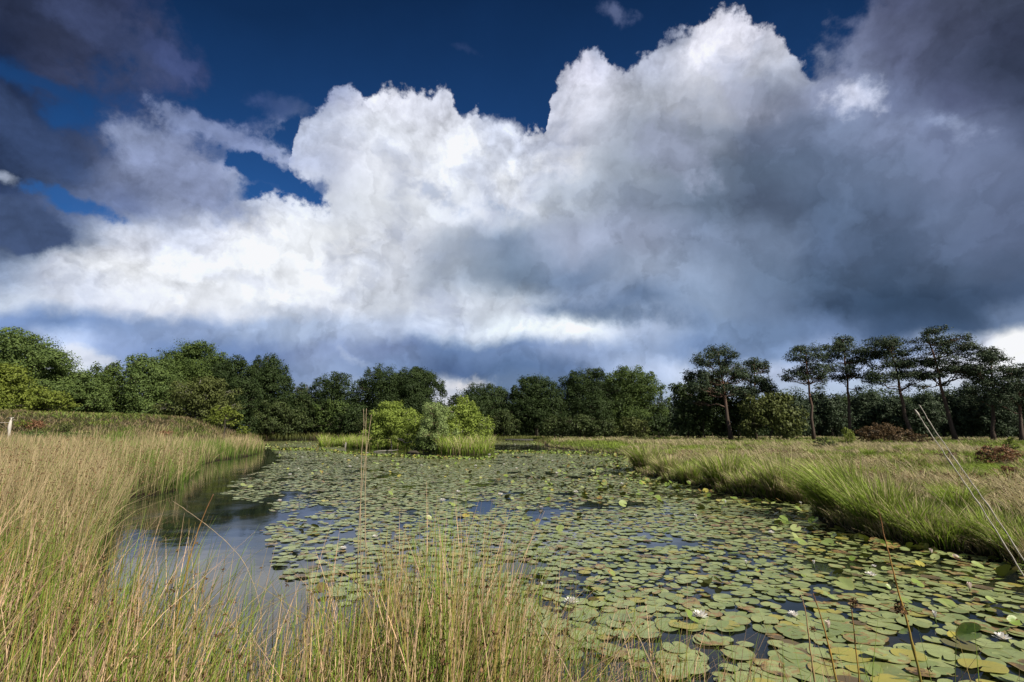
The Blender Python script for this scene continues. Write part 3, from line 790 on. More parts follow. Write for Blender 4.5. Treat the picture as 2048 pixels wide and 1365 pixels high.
for i, (cx, top, hw, bot, Y, lab) in enumerate([(1716, 925, 34, 944, 17, 'dark brown heather patch in the field behind the big swept tussock'), (1850, 944, 44, 972, 13, 'red-brown heather patch behind the rounded tussock'),
        (1560, 902, 30, 914, 26, 'brown heather patch in the middle of the right field'), (1420, 898, 26, 908, 33, 'reddish heather patch near the left end of the right field'), (1900, 905, 30, 922, 20, 'brown heather patch left of the farther rust-brown bush')]):
    bush(lab, cx, top, hw, bot, Y, 'heatherleaf', 640 + i, 'heather_patch', 'heather', size=.03 + Y * .0014, n=9, cover=1.3, tr=.015, group='heather patches on the right field')
# pale young pine: tufts pointing up
r = np.random.default_rng(606); lb = []
for k in range(80):
    t = r.random(); px = 874 + r.normal() * 32 * (1 - .6 * t); py = 898 - 84 * t
    if abs(px - 876) > 46: continue
    Y = 41.5 + r.normal() * 0.8; z = zat(py, Y)
    lb.append((at(px, Y, z), Y, z, .34, .34, .44))
tree('young_pine', 'pale grey-green young pine in the middle of the island', 'tree', (at(876, 41.5), 41.5), lb, 'bluepine', 'pine', size=0.13, cover=2.6, tr=.08, seed=606, wide=0.34, clump=.3, shell=.1)
# left bank small tree and others
bush('small yellow-green tree leaning over the reeds on the left bank', 446, 812, 34, 846, 47, 'yellow', 610, 'small_tree', 'tree', size=0.16, cover=2.2, n=9, tr=.09, bark='oak')
bush('tiny yellow-green bush just right of the small leaning tree', 486, 852, 14, 866, 48, 'yellow', 611, 'bush', size=0.12, n=5)
bush('small pointed bright young birch in front of the second slim pine', 1696, 856, 15, 892, 38, 'yellow', 612, 'young_birch', size=0.10, cover=1.6, n=7)
bush('sparse grey heather bush left of the small pointed birch', 1650, 876, 24, 905, 33, 'shrub', 613, size=0.09, cover=1.2, n=7)
bush('brown withered bramble mound in front of the third pine', 1762, 846, 50, 884, 50, 'bramble', 614, 'bramble_bush', size=0.16, n=9)
bush('low brown bramble right of the leaning third pine stem', 1832, 868, 26, 886, 47, 'bramble', 615, 'bramble_bush', size=0.14, n=6)
bush('rust-brown withered bush at the right edge, farther one', 1998, 890, 40, 925, 17, 'rust', 616, 'withered_bush', size=0.055, n=9, cover=1.8, tr=.02)
bush('rust-brown withered bush at the right edge, nearer and lower one', 2026, 934, 46, 962, 13.5, 'rust', 617, 'withered_bush', size=0.05, n=9, cover=1.8, tr=.02)
bush('small bright green bush among the grass at the right edge', 2020, 876, 14, 898, 24, 'yellow', 618, size=0.07, n=5)
bush('low leafy green bush on the crest of the heath mound', 130, 848, 18, 862, 44, 'olive', 619, size=0.10, n=6, cover=1.6)
bush('tiny bright bush among grass right of the bramble mound', 1765, 876, 14, 890, 44, 'yellow', 620, size=0.1, n=5, cover=1.5)

# ================================================================== grasses
def blades(P, h, w, lean, az, tone, typ, r, seg=4, sides=0, curve=1.0, twist=0.0):
    """ribbons (sides=0) or thin 3-sided stems; P (n,3); lean = sideways reach as a share of height"""
    n = len(P); t = np.linspace(0, 1, seg + 1)
    dx, dy = np.cos(az), np.sin(az)
    reach = (lean * h)[:, None] * (t[None, :] ** (1.0 + curve))
    drop = 1 - 0.25 * np.minimum(lean, 1.6)[:, None] * t[None, :] ** 2
    C = np.empty((n, seg + 1, 3))
    C[..., 0] = P[:, 0, None] + dx[:, None] * reach
    C[..., 1] = P[:, 1, None] + dy[:, None] * reach
    C[..., 2] = P[:, 2, None] + h[:, None] * t[None, :] * drop
    taper = (1 - t ** 2.2 * 0.88)[None, :] * w[:, None] * 0.5
    if sides == 0:
        fa = r.random(n) * math.pi
        sx_ = np.cos(fa)[:, None] * taper; sy_ = np.sin(fa)[:, None] * taper
        A = C.copy(); A[..., 0] -= sx_; A[..., 1] -= sy_
        B = C.copy(); B[..., 0] += sx_; B[..., 1] += sy_
        V = np.stack([A, B], 2)                                  # n, seg+1, 2, 3
        k = 2
        base = (np.arange(n) * (seg + 1) * 2)[:, None, None]
        s_ = (np.arange(seg) * 2)[None, :, None]
        q = base + s_ + np.array([0, 1, 3, 2])[None, None, :]
    else:
        k = 3; ang_ = np.arange(3) * 2.0944
        V = np.stack([C + np.stack([np.cos(a) * taper, np.sin(a) * taper, 0 * taper], -1) for a in ang_], 2)
        base = (np.arange(n) * (seg + 1) * 3)[:, None, None, None]
        s_ = (np.arange(seg) * 3)[None, :, None, None]
        f = np.array([[0, 1, 4, 3], [1, 2, 5, 4], [2, 0, 3, 5]])[None, None]
        q = base + s_ + f
    col = np.empty((n, seg + 1, k, 4))
    col[..., 0] = tone[:, None, None]; col[..., 1] = t[None, :, None]; col[..., 2] = typ[:, None, None]; col[..., 3] = 1
    return V.reshape(-1, 3), q.reshape(-1, 4), col.reshape(-1, 4), C
class GB_:
    def __init__(s): s.V = []; s.Q = []; s.C = []; s.k = 0
    def add(s, V, Q, C): s.V.append(V); s.Q.append(Q + s.k); s.C.append(C); s.k += len(V)
    def build(s, name, mat):
        return mesh_np(name, np.concatenate(s.V), np.concatenate(s.Q), mat, 4, np.concatenate(s.C))

def grass_mat(name, pal, trans=0.3, rough=0.55, TLO=0.45, THI=1.5):
    """pal: three tone pairs (base, tip) picked by blade type 0 / 0.5 / 1, varied by tone"""
    m, n, out = material(name)
    tone, t, typ = attr(n)
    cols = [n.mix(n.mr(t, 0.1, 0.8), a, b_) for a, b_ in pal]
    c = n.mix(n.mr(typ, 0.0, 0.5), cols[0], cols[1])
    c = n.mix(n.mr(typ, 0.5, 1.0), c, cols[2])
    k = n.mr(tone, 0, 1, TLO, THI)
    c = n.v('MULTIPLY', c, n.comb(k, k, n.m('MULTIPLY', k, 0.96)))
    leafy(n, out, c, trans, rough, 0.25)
    return m
def field(n, rmin, rmax, a0=-56, a1=56, seed=0):
    """points whose density falls with distance (the picture needs fewer far away)"""
    r = np.random.default_rng(seed)
    th = R(1) * r.uniform(a0, a1, n)
    rr = np.exp(r.uniform(math.log(rmin), math.log(rmax), n))
    return np.sin(th) * rr, np.cos(th) * rr, rr, r
def width(rr, w0=0.003, k=0.00075): return w0 + rr * k

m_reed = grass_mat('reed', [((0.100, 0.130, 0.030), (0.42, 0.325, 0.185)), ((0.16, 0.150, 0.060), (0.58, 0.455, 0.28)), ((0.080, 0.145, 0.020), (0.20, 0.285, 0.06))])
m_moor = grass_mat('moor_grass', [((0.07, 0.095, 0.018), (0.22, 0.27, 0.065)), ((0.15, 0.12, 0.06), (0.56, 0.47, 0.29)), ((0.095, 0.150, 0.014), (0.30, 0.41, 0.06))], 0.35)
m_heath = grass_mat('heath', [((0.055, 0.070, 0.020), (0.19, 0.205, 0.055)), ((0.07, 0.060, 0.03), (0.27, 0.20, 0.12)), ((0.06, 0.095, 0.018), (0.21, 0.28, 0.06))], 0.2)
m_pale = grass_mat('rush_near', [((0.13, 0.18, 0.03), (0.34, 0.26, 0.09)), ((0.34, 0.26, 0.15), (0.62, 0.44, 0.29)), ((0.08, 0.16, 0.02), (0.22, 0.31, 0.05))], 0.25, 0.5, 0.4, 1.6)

# --- tan rushes of the left bank
x, y, rr, r = field(200000, 2.3, 95, -58, -12, 11)
d = land_d(x, y)
hl = hill(x, y)
edge_x = (x < 0)
keep = edge_x & (d > -0.15) & (d < 30) & (hl < 1.1 + 0.5 * fbm(x, y, .3, 21)) & (rr < 95)
keep &= ~((rr > 60) & (d > 12))
keep &= ~((rr < 3.6) & (x > -1.6))
dens = fbm(x, y, 0.9, 4, 3); keep &= r.random(len(x)) < 0.45 + 0.9 * dens
x, y, rr, d = x[keep], y[keep], rr[keep], d[keep]; n_ = len(x)
z = gz(x, y, d) - 0.03
green = np.clip(sst(fbm(x, y, 0.55, 31, 3), 0.50, 0.62) + 0.75 * np.exp(-((x + 8.3) ** 2 + (y - 8.3) ** 2) / 1.2) + 0.25 * np.exp(-np.clip(d, 0, 9) / 0.6), 0, 1)
typ = np.where(r.random(n_) < 0.24 + green * 0.66, 1.0, np.where(r.random(n_) < 0.55, 0.5, 0.0))
far = rr > 55
h = (0.50 + 0.80 * fbm(x, y, 0.6, 12, 3)) * (0.62 + 0.62 * r.random(n_)) * np.where(far, 0.8, 1.0) * (0.80 + 0.2 * sst(rr, 3, 12))
h = np.where(typ == 1.0, h * 0.85, h)
lean = 0.06 + 0.26 * r.random(n_) ** 1.5 + (r.random(n_) < 0.09) * 0.8
az = np.where(r.random(n_) < 0.45, r.normal(0.2, 0.7, n_), r.random(n_) * 6.28)
tone = np.clip(r.random(n_) * 0.75 + 0.25 * fbm(x, y, 1.5, 8), 0, 1)
B_ = GB_(); V, Q, C, _ = blades(np.c_[x, y, z], h, width(rr, 0.0030, 0.00058), lean, az, tone, typ, r, seg=3); B_.add(V, Q, C)
# brown seed heads near the tips
k = (rr < 26) & (r.random(n_) < 0.30)
hp = np.c_[x[k] + np.cos(az[k]) * lean[k] * h[k] * 0.55, y[k] + np.sin(az[k]) * lean[k] * h[k] * 0.55, z[k] + h[k] * (0.78 + 0.14 * r.random(k.sum()))]
m_seed, n, out = material('seed_head'); tone_, t_, ty_ = attr(n)
principled(n, out, n.mix(tone_, (0.06, 0.035, 0.018), (0.22, 0.13, 0.065)), 0.9, 0.1)
def seeds(P, size, r, per=5, sp=1.0):
    n = len(P); P = np.repeat(P, per, 0); s_ = np.repeat(size, per)
    P = P + r.normal(size=P.shape) * s_[:, None] * 0.55 * sp
    M = rand_rot(len(P), r); q = LQ - np.array([0.5, 0, 0]); q = q * np.array([1, 1.2, 1])
    L = np.einsum('nij,kj->nki', M, q) * (s_ * (0.6 + 0.8 * r.random(len(P))))[:, None, None]
    V = (P[:, None] + L).reshape(-1, 3)
    return V, np.arange(len(V)).reshape(-1, 4), np.repeat(np.c_[r.random(len(P)), r.random(len(P)), r.random(len(P)), np.ones(len(P))], 4, 0)
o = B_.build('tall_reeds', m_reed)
tag(o, 'tan and green tall rushes crowding the left bank', 'reeds', kind='stuff')
S_ = GB_(); S_.add(*seeds(hp, 0.010 + rr[k] * 0.0009, r, 4))

# --- heath on the mound
x, y, rr, r = field(120000, 16, 100, -60, -14, 12)
d = land_d(x, y); hl = hill(x, y)
keep = (d > 1.0) & (hl > 0.75) & (x < 0); x, y, rr, d = x[keep], y[keep], rr[keep], d[keep]; n_ = len(x)
pt = fbm(x, y, 0.28, 41, 3)
typ = np.where(pt > 0.56, 1.0, np.where(pt < 0.42, 0.5, 0.0)); typ = np.where(r.random(n_) < 0.22, 0.5, np.where(r.random(n_) < .3, 0.0, typ))
h = 0.22 + 0.34 * fbm(x, y, 0.8, 42, 3) + 0.1 * r.random(n_)
tone = np.clip(0.5 * r.random(n_) + 0.6 * fbm(x, y, 0.7, 44, 3) - .05, 0, 1)
V, Q, C, _ = blades(np.c_[x, y, gz(x, y, d) - 0.04], h, width(rr, 0.010, 0.0011), 0.3 + 0.7 * r.random(n_), r.random(n_) * 6.28, tone, typ, r, seg=2)
B_ = GB_(); B_.add(V, Q, C); o = B_.build('heather', m_heath)
tag(o, 'low green and brown heather covering the mound on the left', 'heather', kind='stuff')

# --- right field: mixed moor grass, pinkish seed heads and green
x, y, rr, r = field(170000, 4.5, 110, 2, 60, 13)
d = land_d(x, y)
keep = (d > 0.25) & (x > 0); x, y, rr, d = x[keep], y[keep], rr[keep], d[keep]; n_ = len(x)
pt = fbm(x, y, 0.22, 51, 4); pt2 = fbm(x, y, 0.9, 52, 3)
pink = sst(pt + 0.25 * (pt2 - 0.5), 0.44, 0.56) * sst(d, 0.6, 2.0)
typ = np.where(r.random(n_) < pink * 0.66, 0.5, np.where(r.random(n_) < 0.40 + 0.3 * (pt2 > .5), 1.0, 0.0))
typ = np.where((rr > 55) & (r.random(n_) < 0.4), 0.0, typ)
h = (0.14 + 0.30 * pt2 + 0.12 * r.random(n_)) * (0.55 + 0.45 * sst(d, 0.8, 3.0)) * np.where(typ == 0.5, 1.35, 1.0)
lean = 0.35 + 0.6 * r.random(n_)
az = r.normal(2.9, 1.1, n_)
lean = lean * (0.35 + 0.65 * sst(d, 0.8, 3.0))
tone = np.clip(0.65 * r.random(n_) + 0.5 * fbm(x, y, 0.6, 54, 3) - .08, 0, 1)
V, Q, C, _ = blades(np.c_[x, y, gz(x, y, d) - 0.03], h, width(rr, 0.0035, 0.0009), lean, az, tone, typ, r, seg=3)
B_ = GB_(); B_.add(V, Q, C)
k = (typ == 0.5) & (rr < 30) & (r.random(n_) < 0.35)
hp = np.c_[x[k] + np.cos(az[k]) * lean[k] * h[k] * .7, y[k] + np.sin(az[k]) * lean[k] * h[k] * .7, gz(x[k], y[k], d[k]) + h[k] * 0.8]
S_.add(*seeds(hp, 0.008 + rr[k] * 0.0010, r, 3))
# bank face: ragged dead grass and peat hanging to the water on the right
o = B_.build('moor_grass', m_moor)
tag(o, 'mixed green and pinkish moor grass over the right bank', 'grass', kind='stuff')

# --- tussocks: arching clumps along the shores, each a thing
def tussock(px, py, h0, rad0, nb, label, group, seed, tint=0.0, brown=0.25, wind=(2.7, 0.35), wscale=1.0, xy=None):
    r = np.random.default_rng(seed)
    X, Y = xy if xy is not None else gpt(px, py)
    D_ = math.hypot(X, Y); zb = float(gz(np.array([X]), np.array([Y]))[0])
    zb = max(zb, -0.05)
    a = r.random(nb) * 6.28; q = rad0 * 0.55 * np.sqrt(r.random(nb))
    P = np.c_[np.cos(a) * q, np.sin(a) * q, np.full(nb, -0.06)]
    typ = np.where(r.random(nb) < brown, 0.5, np.where(r.random(nb) < 0.65 + tint, 1.0, 0.0))
    h = h0 * (0.45 + 0.70 * r.random(nb)); tall = r.random(nb) < 0.06; h = np.where(tall, h * 1.4, h); typ = np.where(tall, 0.5, typ)
    lean = 0.10 + 0.80 * r.random(nb) ** 1.2 * rad0 / h0
    az = a + r.normal(0, 0.5, nb)
    # the wind bends everything one way
    vx = np.cos(az) * lean + wind[1] * math.cos(wind[0]); vy = np.sin(az) * lean + wind[1] * math.sin(wind[0])
    lean = np.hypot(vx, vy); az = np.arctan2(vy, vx)
    tone = r.random(nb)
    V, Q, C, _ = blades(P, h, np.full(nb, width(D_, 0.0042, 0.0008) * wscale), lean, az, tone, typ, r, seg=5, curve=0.7)
    # dead skirt at the foot
    ns = nb // 4
    a2 = r.random(ns) * 6.28
    P2 = np.c_[np.cos(a2) * rad0 * .5, np.sin(a2) * rad0 * .5, np.full(ns, 0.05)]
    V2, Q2, C2, _ = blades(P2, h0 * (0.12 + 0.22 * r.random(ns)), np.full(ns, width(D_, 0.003, 0.0007)), 0.8 + r.random(ns), a2, r.random(ns) * .7, np.full(ns, 0.5), r, seg=3)
    o = mesh_np('grass_tussock', np.concatenate([V, V2]), np.concatenate([Q, Q2 + len(V)]), m_moor, 4, np.concatenate([C, C2]), loc=(X, Y, zb))
    tag(o, label, 'tussock', group)
    return o
GT = 'grass tussocks along the right bank'
TU = [  # foot column, foot row (waterline), height m, radius m, label, brown share
 (1292, 938, .95, 1.2, 'bright green tussock at the corner where the right bank starts', .25),
 (1330, 952, .80, 0.9, 'tussock with pink-brown tips, second from the corner of the right bank', .45),
 (1372, 962, .75, 0.8, 'lower green tussock, third from the corner of the right bank', .3),
 (1432, 974, .95, 1.0, 'tall shaggy green tussock with dead brown grass at its foot, left of a dark notch', .25),
 (1478, 984, .70, 0.7, 'low yellowish tussock in the middle of the right bank', .45),
 (1532, 994, .95, 0.85, 'tan-green upright tussock overhanging the pads in the middle of the right bank', .4),
 (1578, 1000, .75, 0.7, 'withered tussock with a pale brown skirt just left of the big swept one', .6),
 (1690, 1032, 1.05, 1.0, 'big swept bright green tussock bending left over the lily pads', .06),
 (1748, 1058, .92, 0.85, 'bright green tussock directly right of the big swept one', .08),
 (1815, 1072, .72, 0.75, 'rounded green tussock in the nearer part of the right bank', .12),
 (1880, 1082, .60, 0.7, 'low green tussock left of the two leaning silver stems', .15),
 (1955, 1094, .62, 0.7, 'low green tussock behind the two leaning silver stems', .2),
 (2040, 1112, .60, 0.7, 'low green tussock cut by the right edge of the frame', .2),
]
for i, (px, py, h0, r0, lab, br) in enumerate(TU):
    X, Y = gpt(px, py, 0.1); D_ = math.hypot(X, Y)
    # set it back so that the foot stands on the bank
    dd_ = float(land_d(np.array([X]), np.array([Y]))[0])
    for _ in range(8):
        if dd_ > 0.25: break
        X += 0.14; Y += 0.08; dd_ = float(land_d(np.array([X]), np.array([Y]))[0])
    r0 *= 0.72; h0 *= (1.0, .92, .8, 1.05, .8, 1.0, .72, 1.05, .9, .8, .75, .8, .8)[i]; tussock(0, 0, h0, r0, int(1350 * r0), lab, GT, 800 + i, brown=br, xy=(X, Y), wind=(2.6, 0.50 if i == 7 else 0.16))
# small tussocks scattered on the right field
x, y, rr, r = field(100, 8, 45, 14, 50, 17)
d = land_d(x, y); k = (d > 1.2) & (x > 3)
nt = 0
B_ = GB_()
for X, Y in zip(x[k], y[k]):
    nb = 260; D_ = math.hypot(X, Y); zb = float(gz(np.array([X]), np.array([Y]))[0])
    a = r.random(nb) * 6.28; q = 0.2 * np.sqrt(r.random(nb))
    h = 0.55 * (0.6 + 0.5 * r.random(nb)); lean = 0.2 + 0.6 * r.random(nb)
    V, Q, C, _ = blades(np.c_[X + np.cos(a) * q, Y + np.sin(a) * q, np.full(nb, zb - .04)], h, np.full(nb, width(D_)), lean, a, r.random(nb), np.where(r.random(nb) < (0.7 if r.random() < .4 else 0.15), 0.5, 1.0), r, seg=3)
    B_.add(V, Q, C)
o = B_.build('clumped_grass', m_moor); tag(o, 'scattered taller clumps in the moor grass of the right bank', 'grass', kind='stuff')

# low fringe right on the edge of the right bank, hides the cut of the bank
x, y, rr, r = field(260000, 4, 60, 4, 60, 18)
d = land_d(x, y); keep = (d > -0.02) & (d < 0.55) & (x > 0) & (y < 70)
x, y, rr, d = x[keep], y[keep], rr[keep], d[keep]; n_ = len(x)
typ = np.where(r.random(n_) < 0.45 + 0.3 * (fbm(x, y, .8, 61) > .5), 0.5, np.where(r.random(n_) < .6, 1.0, 0.0))
V, Q, C, _ = blades(np.c_[x, y, gz(x, y, d) - .02], (0.08 + 0.20 * r.random(n_)) * (0.5 + 1.1 * fbm(x, y, .9, 63)), width(rr, .003, .0008), 0.3 + .7 * r.random(n_), r.normal(3.0, .8, n_), r.random(n_) * .8, typ, r, seg=3)
B_ = GB_(); B_.add(V, Q, C); o = B_.build('bank_grass', m_moor); tag(o, 'ragged short grass fringing the edge of the right bank', 'grass', kind='stuff')

# --- island grass
x, y, r = None, None, np.random.default_rng(19)
n_ = 60000
lo, hi = ISL1.min(0) - .5, ISL1.max(0) + .5
P = r.uniform(lo, hi, (n_, 2)); d = sdist(P, ISL1); k = (d > -0.15) & (r.random(n_) < np.exp(-np.clip(d, 0, 9) / 2.0)); P = P[k]; n_ = len(P)
x, y = P.T; pxs = 1024 + 1024 * x / (y * CP)
cl = fbm(x, y, 0.9, 71, 3)
typ = np.where(r.random(n_) < np.where(pxs > 905, 0.40, 0.22) * (0.4 + 1.2 * cl), 0.5, 1.0)
h = (0.55 + 1.3 * cl) * (0.6 + 0.5 * r.random(n_)) * np.where((pxs > 820) & (pxs < 868), 0.5, 1.0) * np.where(pxs > 868, 1.15, 1.0)
V, Q, C, _ = blades(np.c_[x, y, np.full(n_, 0.0)], h, np.full(n_, 0.035), 0.15 + 0.5 * r.random(n_), r.random(n_) * 6.28, np.clip(.35 + .65 * r.random(n_), 0, 1), typ, r, seg=3)
B_ = GB_(); B_.add(V, Q, C); o = B_.build('island_grass', m_moor); tag(o, 'bright green and straw grass covering the little island', 'grass', kind='stuff')

# --- reed band on the far shore
x, y, rr, r = field(70000, 60, 125, -32, 16, 20)
d = land_d(x, y); keep = (d > -0.4) & (d < 22) & (y > 62) & (x < y * (0.02 + 0.06 * r.random(len(x)))); x, y, rr, d = x[keep], y[keep], rr[keep], d[keep]; n_ = len(x)
typ = np.where(fbm(x, y, .12, 81) > .5, 0.5, 0.0); typ = np.where(r.random(n_) < .5, 0.0, typ)
V, Q, C, _ = blades(np.c_[x, y, gz(x, y, d)], (0.7 + 0.6 * r.random(n_)) * np.where(x > -0.045 * y, .4, 1.0), np.full(n_, .08), 0.1 + .3 * r.random(n_), r.random(n_) * 6.28, r.random(n_) * .6, typ, r, seg=2)
B_ = GB_(); B_.add(V, Q, C); o = B_.build('far_reeds', m_heath); tag(o, 'dull olive reed band along the far shore', 'reeds', kind='stuff')

# --- foreground rushes standing in the shallow water
x, y, rr, r = field(40000, 1.55, 5.6, -60, 60, 21)
pxs = 1024 + 1024 * x / np.maximum(y * CP - (EYE) * SP, 0.1)
dens = np.interp(pxs, [930, 1030, 1110], [1.0, 0.40, 0.22])
# the stand thins with distance: thick left of the gap, open water behind
lim = np.interp(x / y, [-1.6, -1.1, -0.75, -0.5, -0.2, 0.0, 0.1, 0.3, 1.5], [6.0, 5.6, 4.6, 3.5, 3.4, 3.3, 3.0, 2.9, 2.9])
dens = dens * (1 - sst(rr, lim * 0.86, lim * 1.04)) * (0.35 + 1.2 * (fbm(x, y, 1.6, 91, 3) > .46))
dens *= np.where((x / y > -0.80) & (x / y < -0.36) & (rr > 2.3), 0.40, 1.0)
keep = (r.random(len(x)) < dens) & (rr > 1.75)
x, y, rr = x[keep], y[keep], rr[keep]; n_ = len(x)
typ = np.where(r.random(n_) < 0.36, 0.5, np.where(r.random(n_) < .62, 1.0, 0.0))
dead = r.random(n_) < 0.14
h = (0.58 + 0.25 * fbm(x, y, 1.2, 92) + 0.62 * r.random(n_) ** 1.7)
h = h * np.interp(x / y, [-1.2, -0.7, -0.5, -.3, -0.1, 0.02, 0.15, 1.2], [1.1, 0.95, 0.80, .86, 1.06, 0.84, 0.70, 0.72])
lean = np.where(dead, 0.4 + 0.9 * r.random(n_), 0.03 + 0.30 * r.random(n_) ** 1.3)
az = np.where(r.random(n_) < .6, r.normal(0.3, 1.0, n_), r.random(n_) * 6.28)
V, Q, C, ctr = blades(np.c_[x, y, np.full(n_, -0.10)], h + .10, 0.0034 + 0.0034 * r.random(n_) + rr * 0.0004, lean, az, r.random(n_), typ, r, seg=5, sides=3)
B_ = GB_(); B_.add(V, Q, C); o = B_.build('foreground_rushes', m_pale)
tag(o, 'thin green and straw rushes standing in the water before the camera', 'rushes', kind='stuff')
k = r.random(n_) < 0.22
tt = 0.72 + 0.15 * r.random(k.sum()); idx = np.clip((tt * 5).astype(int), 0, 4); cc = ctr[k]
fr = tt * 5 - idx; hp = cc[np.arange(len(cc)), idx] * (1 - fr[:, None]) + cc[np.arange(len(cc)), idx + 1] * fr[:, None]
S_.add(*seeds(hp, np.full(len(hp), 0.011), r, 9, 0.9))
o = S_.build('rush_seed_heads', m_seed); tag(o, 'small brown seed heads on the rushes and moor grass', 'seed heads', kind='stuff')

# ================================================================== water lilies
def pad_material(name, veins):
    m, n, out = material(name)
    a = n.new('ShaderNodeAttribute', attribute_name='tint')
    tone, blotch, radial = n.sep(a.outputs['Color']); cls = a.outputs['Alpha']
    geo = n.new('ShaderNodeNewGeometry'); P_ = geo.outputs['Position']
    c = n.mix(tone, (0.25, 0.32, 0.11), (0.45, 0.51, 0.21))
    c = n.mix(n.mr(cls, 0.45, 0.95), c, (0.22, 0.33, 0.055))              # young, yellow-green leaves
    c = n.mix(n.m('MULTIPLY', n.mr(n.noise(P_, 18, 4, 0.6), 0.4, 0.75), 0.35), c, (0.16, 0.16, 0.075))
    c = n.mix(n.mr(tone, 0.915, 0.935), c, (0.44, 0.40, 0.09))
    c = n.mix(n.m('MULTIPLY', n.mr(tone, 0.045, 0.03), 0.85), c, (0.15, 0.085, 0.045))
    no = n.noise(P_, 11, 4, 0.6)
    lvl = n.m('ADD', no, n.m('MULTIPLY_ADD', radial, 0.10, n.m('MULTIPLY', blotch, 0.42)))
    c = n.mix(n.m('MULTIPLY', n.mr(radial, 0.80, 1.0), n.mr(blotch, 0.08, 0.45, 0.05, 0.75)), c, (0.36, 0.30, 0.11))
    f1 = n.m('MULTIPLY', n.mr(lvl, 0.84, 0.95), 0.85)
    bc = n.mix(n.noise(P_, 27, 3), (0.30, 0.19, 0.075), (0.46, 0.25, 0.10))
    c = n.mix(f1, c, bc)
    c = n.mix(n.mr(lvl, 0.98, 1.06), c, (0.07, 0.035, 0.02))
    sp = n.noise(P_, 70, 2, 0.5)
    c = n.mix(n.m('MULTIPLY', n.mr(sp, 0.68, 0.72), n.mr(blotch, 0.3, 0.6)), c, (0.05, 0.03, 0.015))
    if veins:
        tc_ = n.new('ShaderNodeTexCoord'); x, y, z = n.sep(tc_.outputs['Object'])
        an = n.m('ARCTAN2', y, x)
        v = n.m('POWER', n.m('ABSOLUTE', n.m('COSINE', n.m('MULTIPLY', an, 9.0))), 14.0)
        c = n.mix(n.m('MULTIPLY', v, 0.22), c, (0.24, 0.28, 0.13))
    # darker, browner underside
    c = n.mix(geo.outputs['Backfacing'], c, (0.085, 0.095, 0.025))
    b = n.new('ShaderNodeBsdfPrincipled'); n.put(b.inputs['Base Color'], c)
    n.put(b.inputs['Roughness'], n.mr(n.noise(P_, 9, 3), 0.3, 0.7, 0.26, 0.46)); b.inputs['Specular IOR Level'].default_value = 0.5; b.inputs['Coat Weight'].default_value = 0.35; b.inputs['Coat Roughness'].default_value = 0.3
    bp = n.new('ShaderNodeBump'); bp.inputs['Strength'].default_value = 0.35; bp.inputs['Distance'].default_value = 0.006
    n.put(bp.inputs['Height'], n.noise(P_, 22, 3)); n.L.new(bp.outputs[0], b.inputs['Normal'])
    t = n.new('ShaderNodeBsdfTranslucent'); n.put(t.inputs['Color'], n.v('MULTIPLY', c, (1.2, 1.4, 0.6)))
    mx = n.new('ShaderNodeMixShader'); mx.inputs[0].default_value = 0.22
    n.L.new(b.outputs[0], mx.inputs[1]); n.L.new(t.outputs[0], mx.inputs[2]); n.L.new(mx.outputs[0], out.inputs['Surface'])
    return m
m_pad = pad_material('lily_pad', True)
m_padfar = pad_material('lily_pad_far', False)

def pad_template(nr, seed, rings=(0.5, 1.0)):
    """unit pad with a notch along +X; returns verts, quads+tris as a loop list"""
    r = np.random.default_rng(seed)
    hw = R(5 + 11 * r.random())
    a = np.linspace(hw, 2 * math.pi - hw, nr)
    el = 1 + 0.06 * np.cos(2 * a + r.random()) + 0.022 * np.sin(5 * a + 6 * r.random()) + 0.012 * r.normal(size=nr)
    lobe = 1 - 0.16 * np.exp(-((a - hw) / 0.16) ** 2) - 0.16 * np.exp(-((2 * math.pi - hw - a) / 0.16) ** 2)
    rim = el * lobe
    V = [(0.0, 0.0, 0.0)]; rr_ = [0.0]
    ph = 6 * r.random(); wv_ = 0.012 + 0.03 * r.random()
    for q in rings:
        for ai, ri in zip(a, rim):
            z = wv_ * q ** 3 * math.sin(3 * ai + ph) + 0.03 * q * q
            V.append((math.cos(ai) * ri * q, math.sin(ai) * ri * q, z)); rr_.append(q)
    f = []; n_ = []
    for j in range(nr - 1):
        f += [0, 1 + j, 2 + j]; n_.append(3)
    for k in range(len(rings) - 1):
        o = 1 + k * nr
        for j in range(nr - 1):
            f += [o + j, o + nr + j, o + nr + j + 1, o + j + 1]; n_.append(4)
    return np.array(V), np.array(f), np.array(n_), np.array(rr_)
PADREG = np.array([gpt(*p) for p in [(500, 883), (520, 888), (545, 900), (572, 914), (545, 930), (500, 955), (455, 975), (480, 1003), (530, 1010), (556, 1040), (528, 1075), (548, 1130), (620, 1185), (700, 1225), (830, 1250), (950, 1270), (1010, 1285), (1080, 1306), (1180, 1318), (1300, 1332), (1400, 1345), (1500, 1380), (1640, 1440), (2400, 1520), (2500, 1180), (2048, 1080), (1500, 960), (1280, 900), (1200, 880), (1000, 879)]])
r = np.random.default_rng(33)
sp_ = 0.132
gx_, gy_ = np.meshgrid(np.arange(-50, 32, sp_), np.arange(2.2, 92, sp_ * 0.866))
gx_ = gx_ + (np.arange(gx_.shape[0]) % 2)[:, None] * sp_ * 0.5
x = gx_.ravel() + r.normal(0, 0.033, gx_.size); y = gy_.ravel() + r.normal(0, 0.033, gx_.size)
ins = (np.abs(x) < y * 1.25 + 1.5)
x, y = x[ins], y[ins]
P = np.c_[x, y]
inside = sdist(P, PADREG) + (fbm(x, y, 0.8, 101, 3) - 0.5) * 1.2 * np.clip(y / 14, 0.25, 2.0) > 0
x, y = x[inside], y[inside]
d = land_d(x, y); k = d < 0.02; x, y, d = x[k], y[k], d[k]
cam_c = y * CP - EYE * SP
px_ = 1024 + 1024 * x / cam_c
py_ = 682 + 1024 * (y * SP + EYE * CP) / cam_c
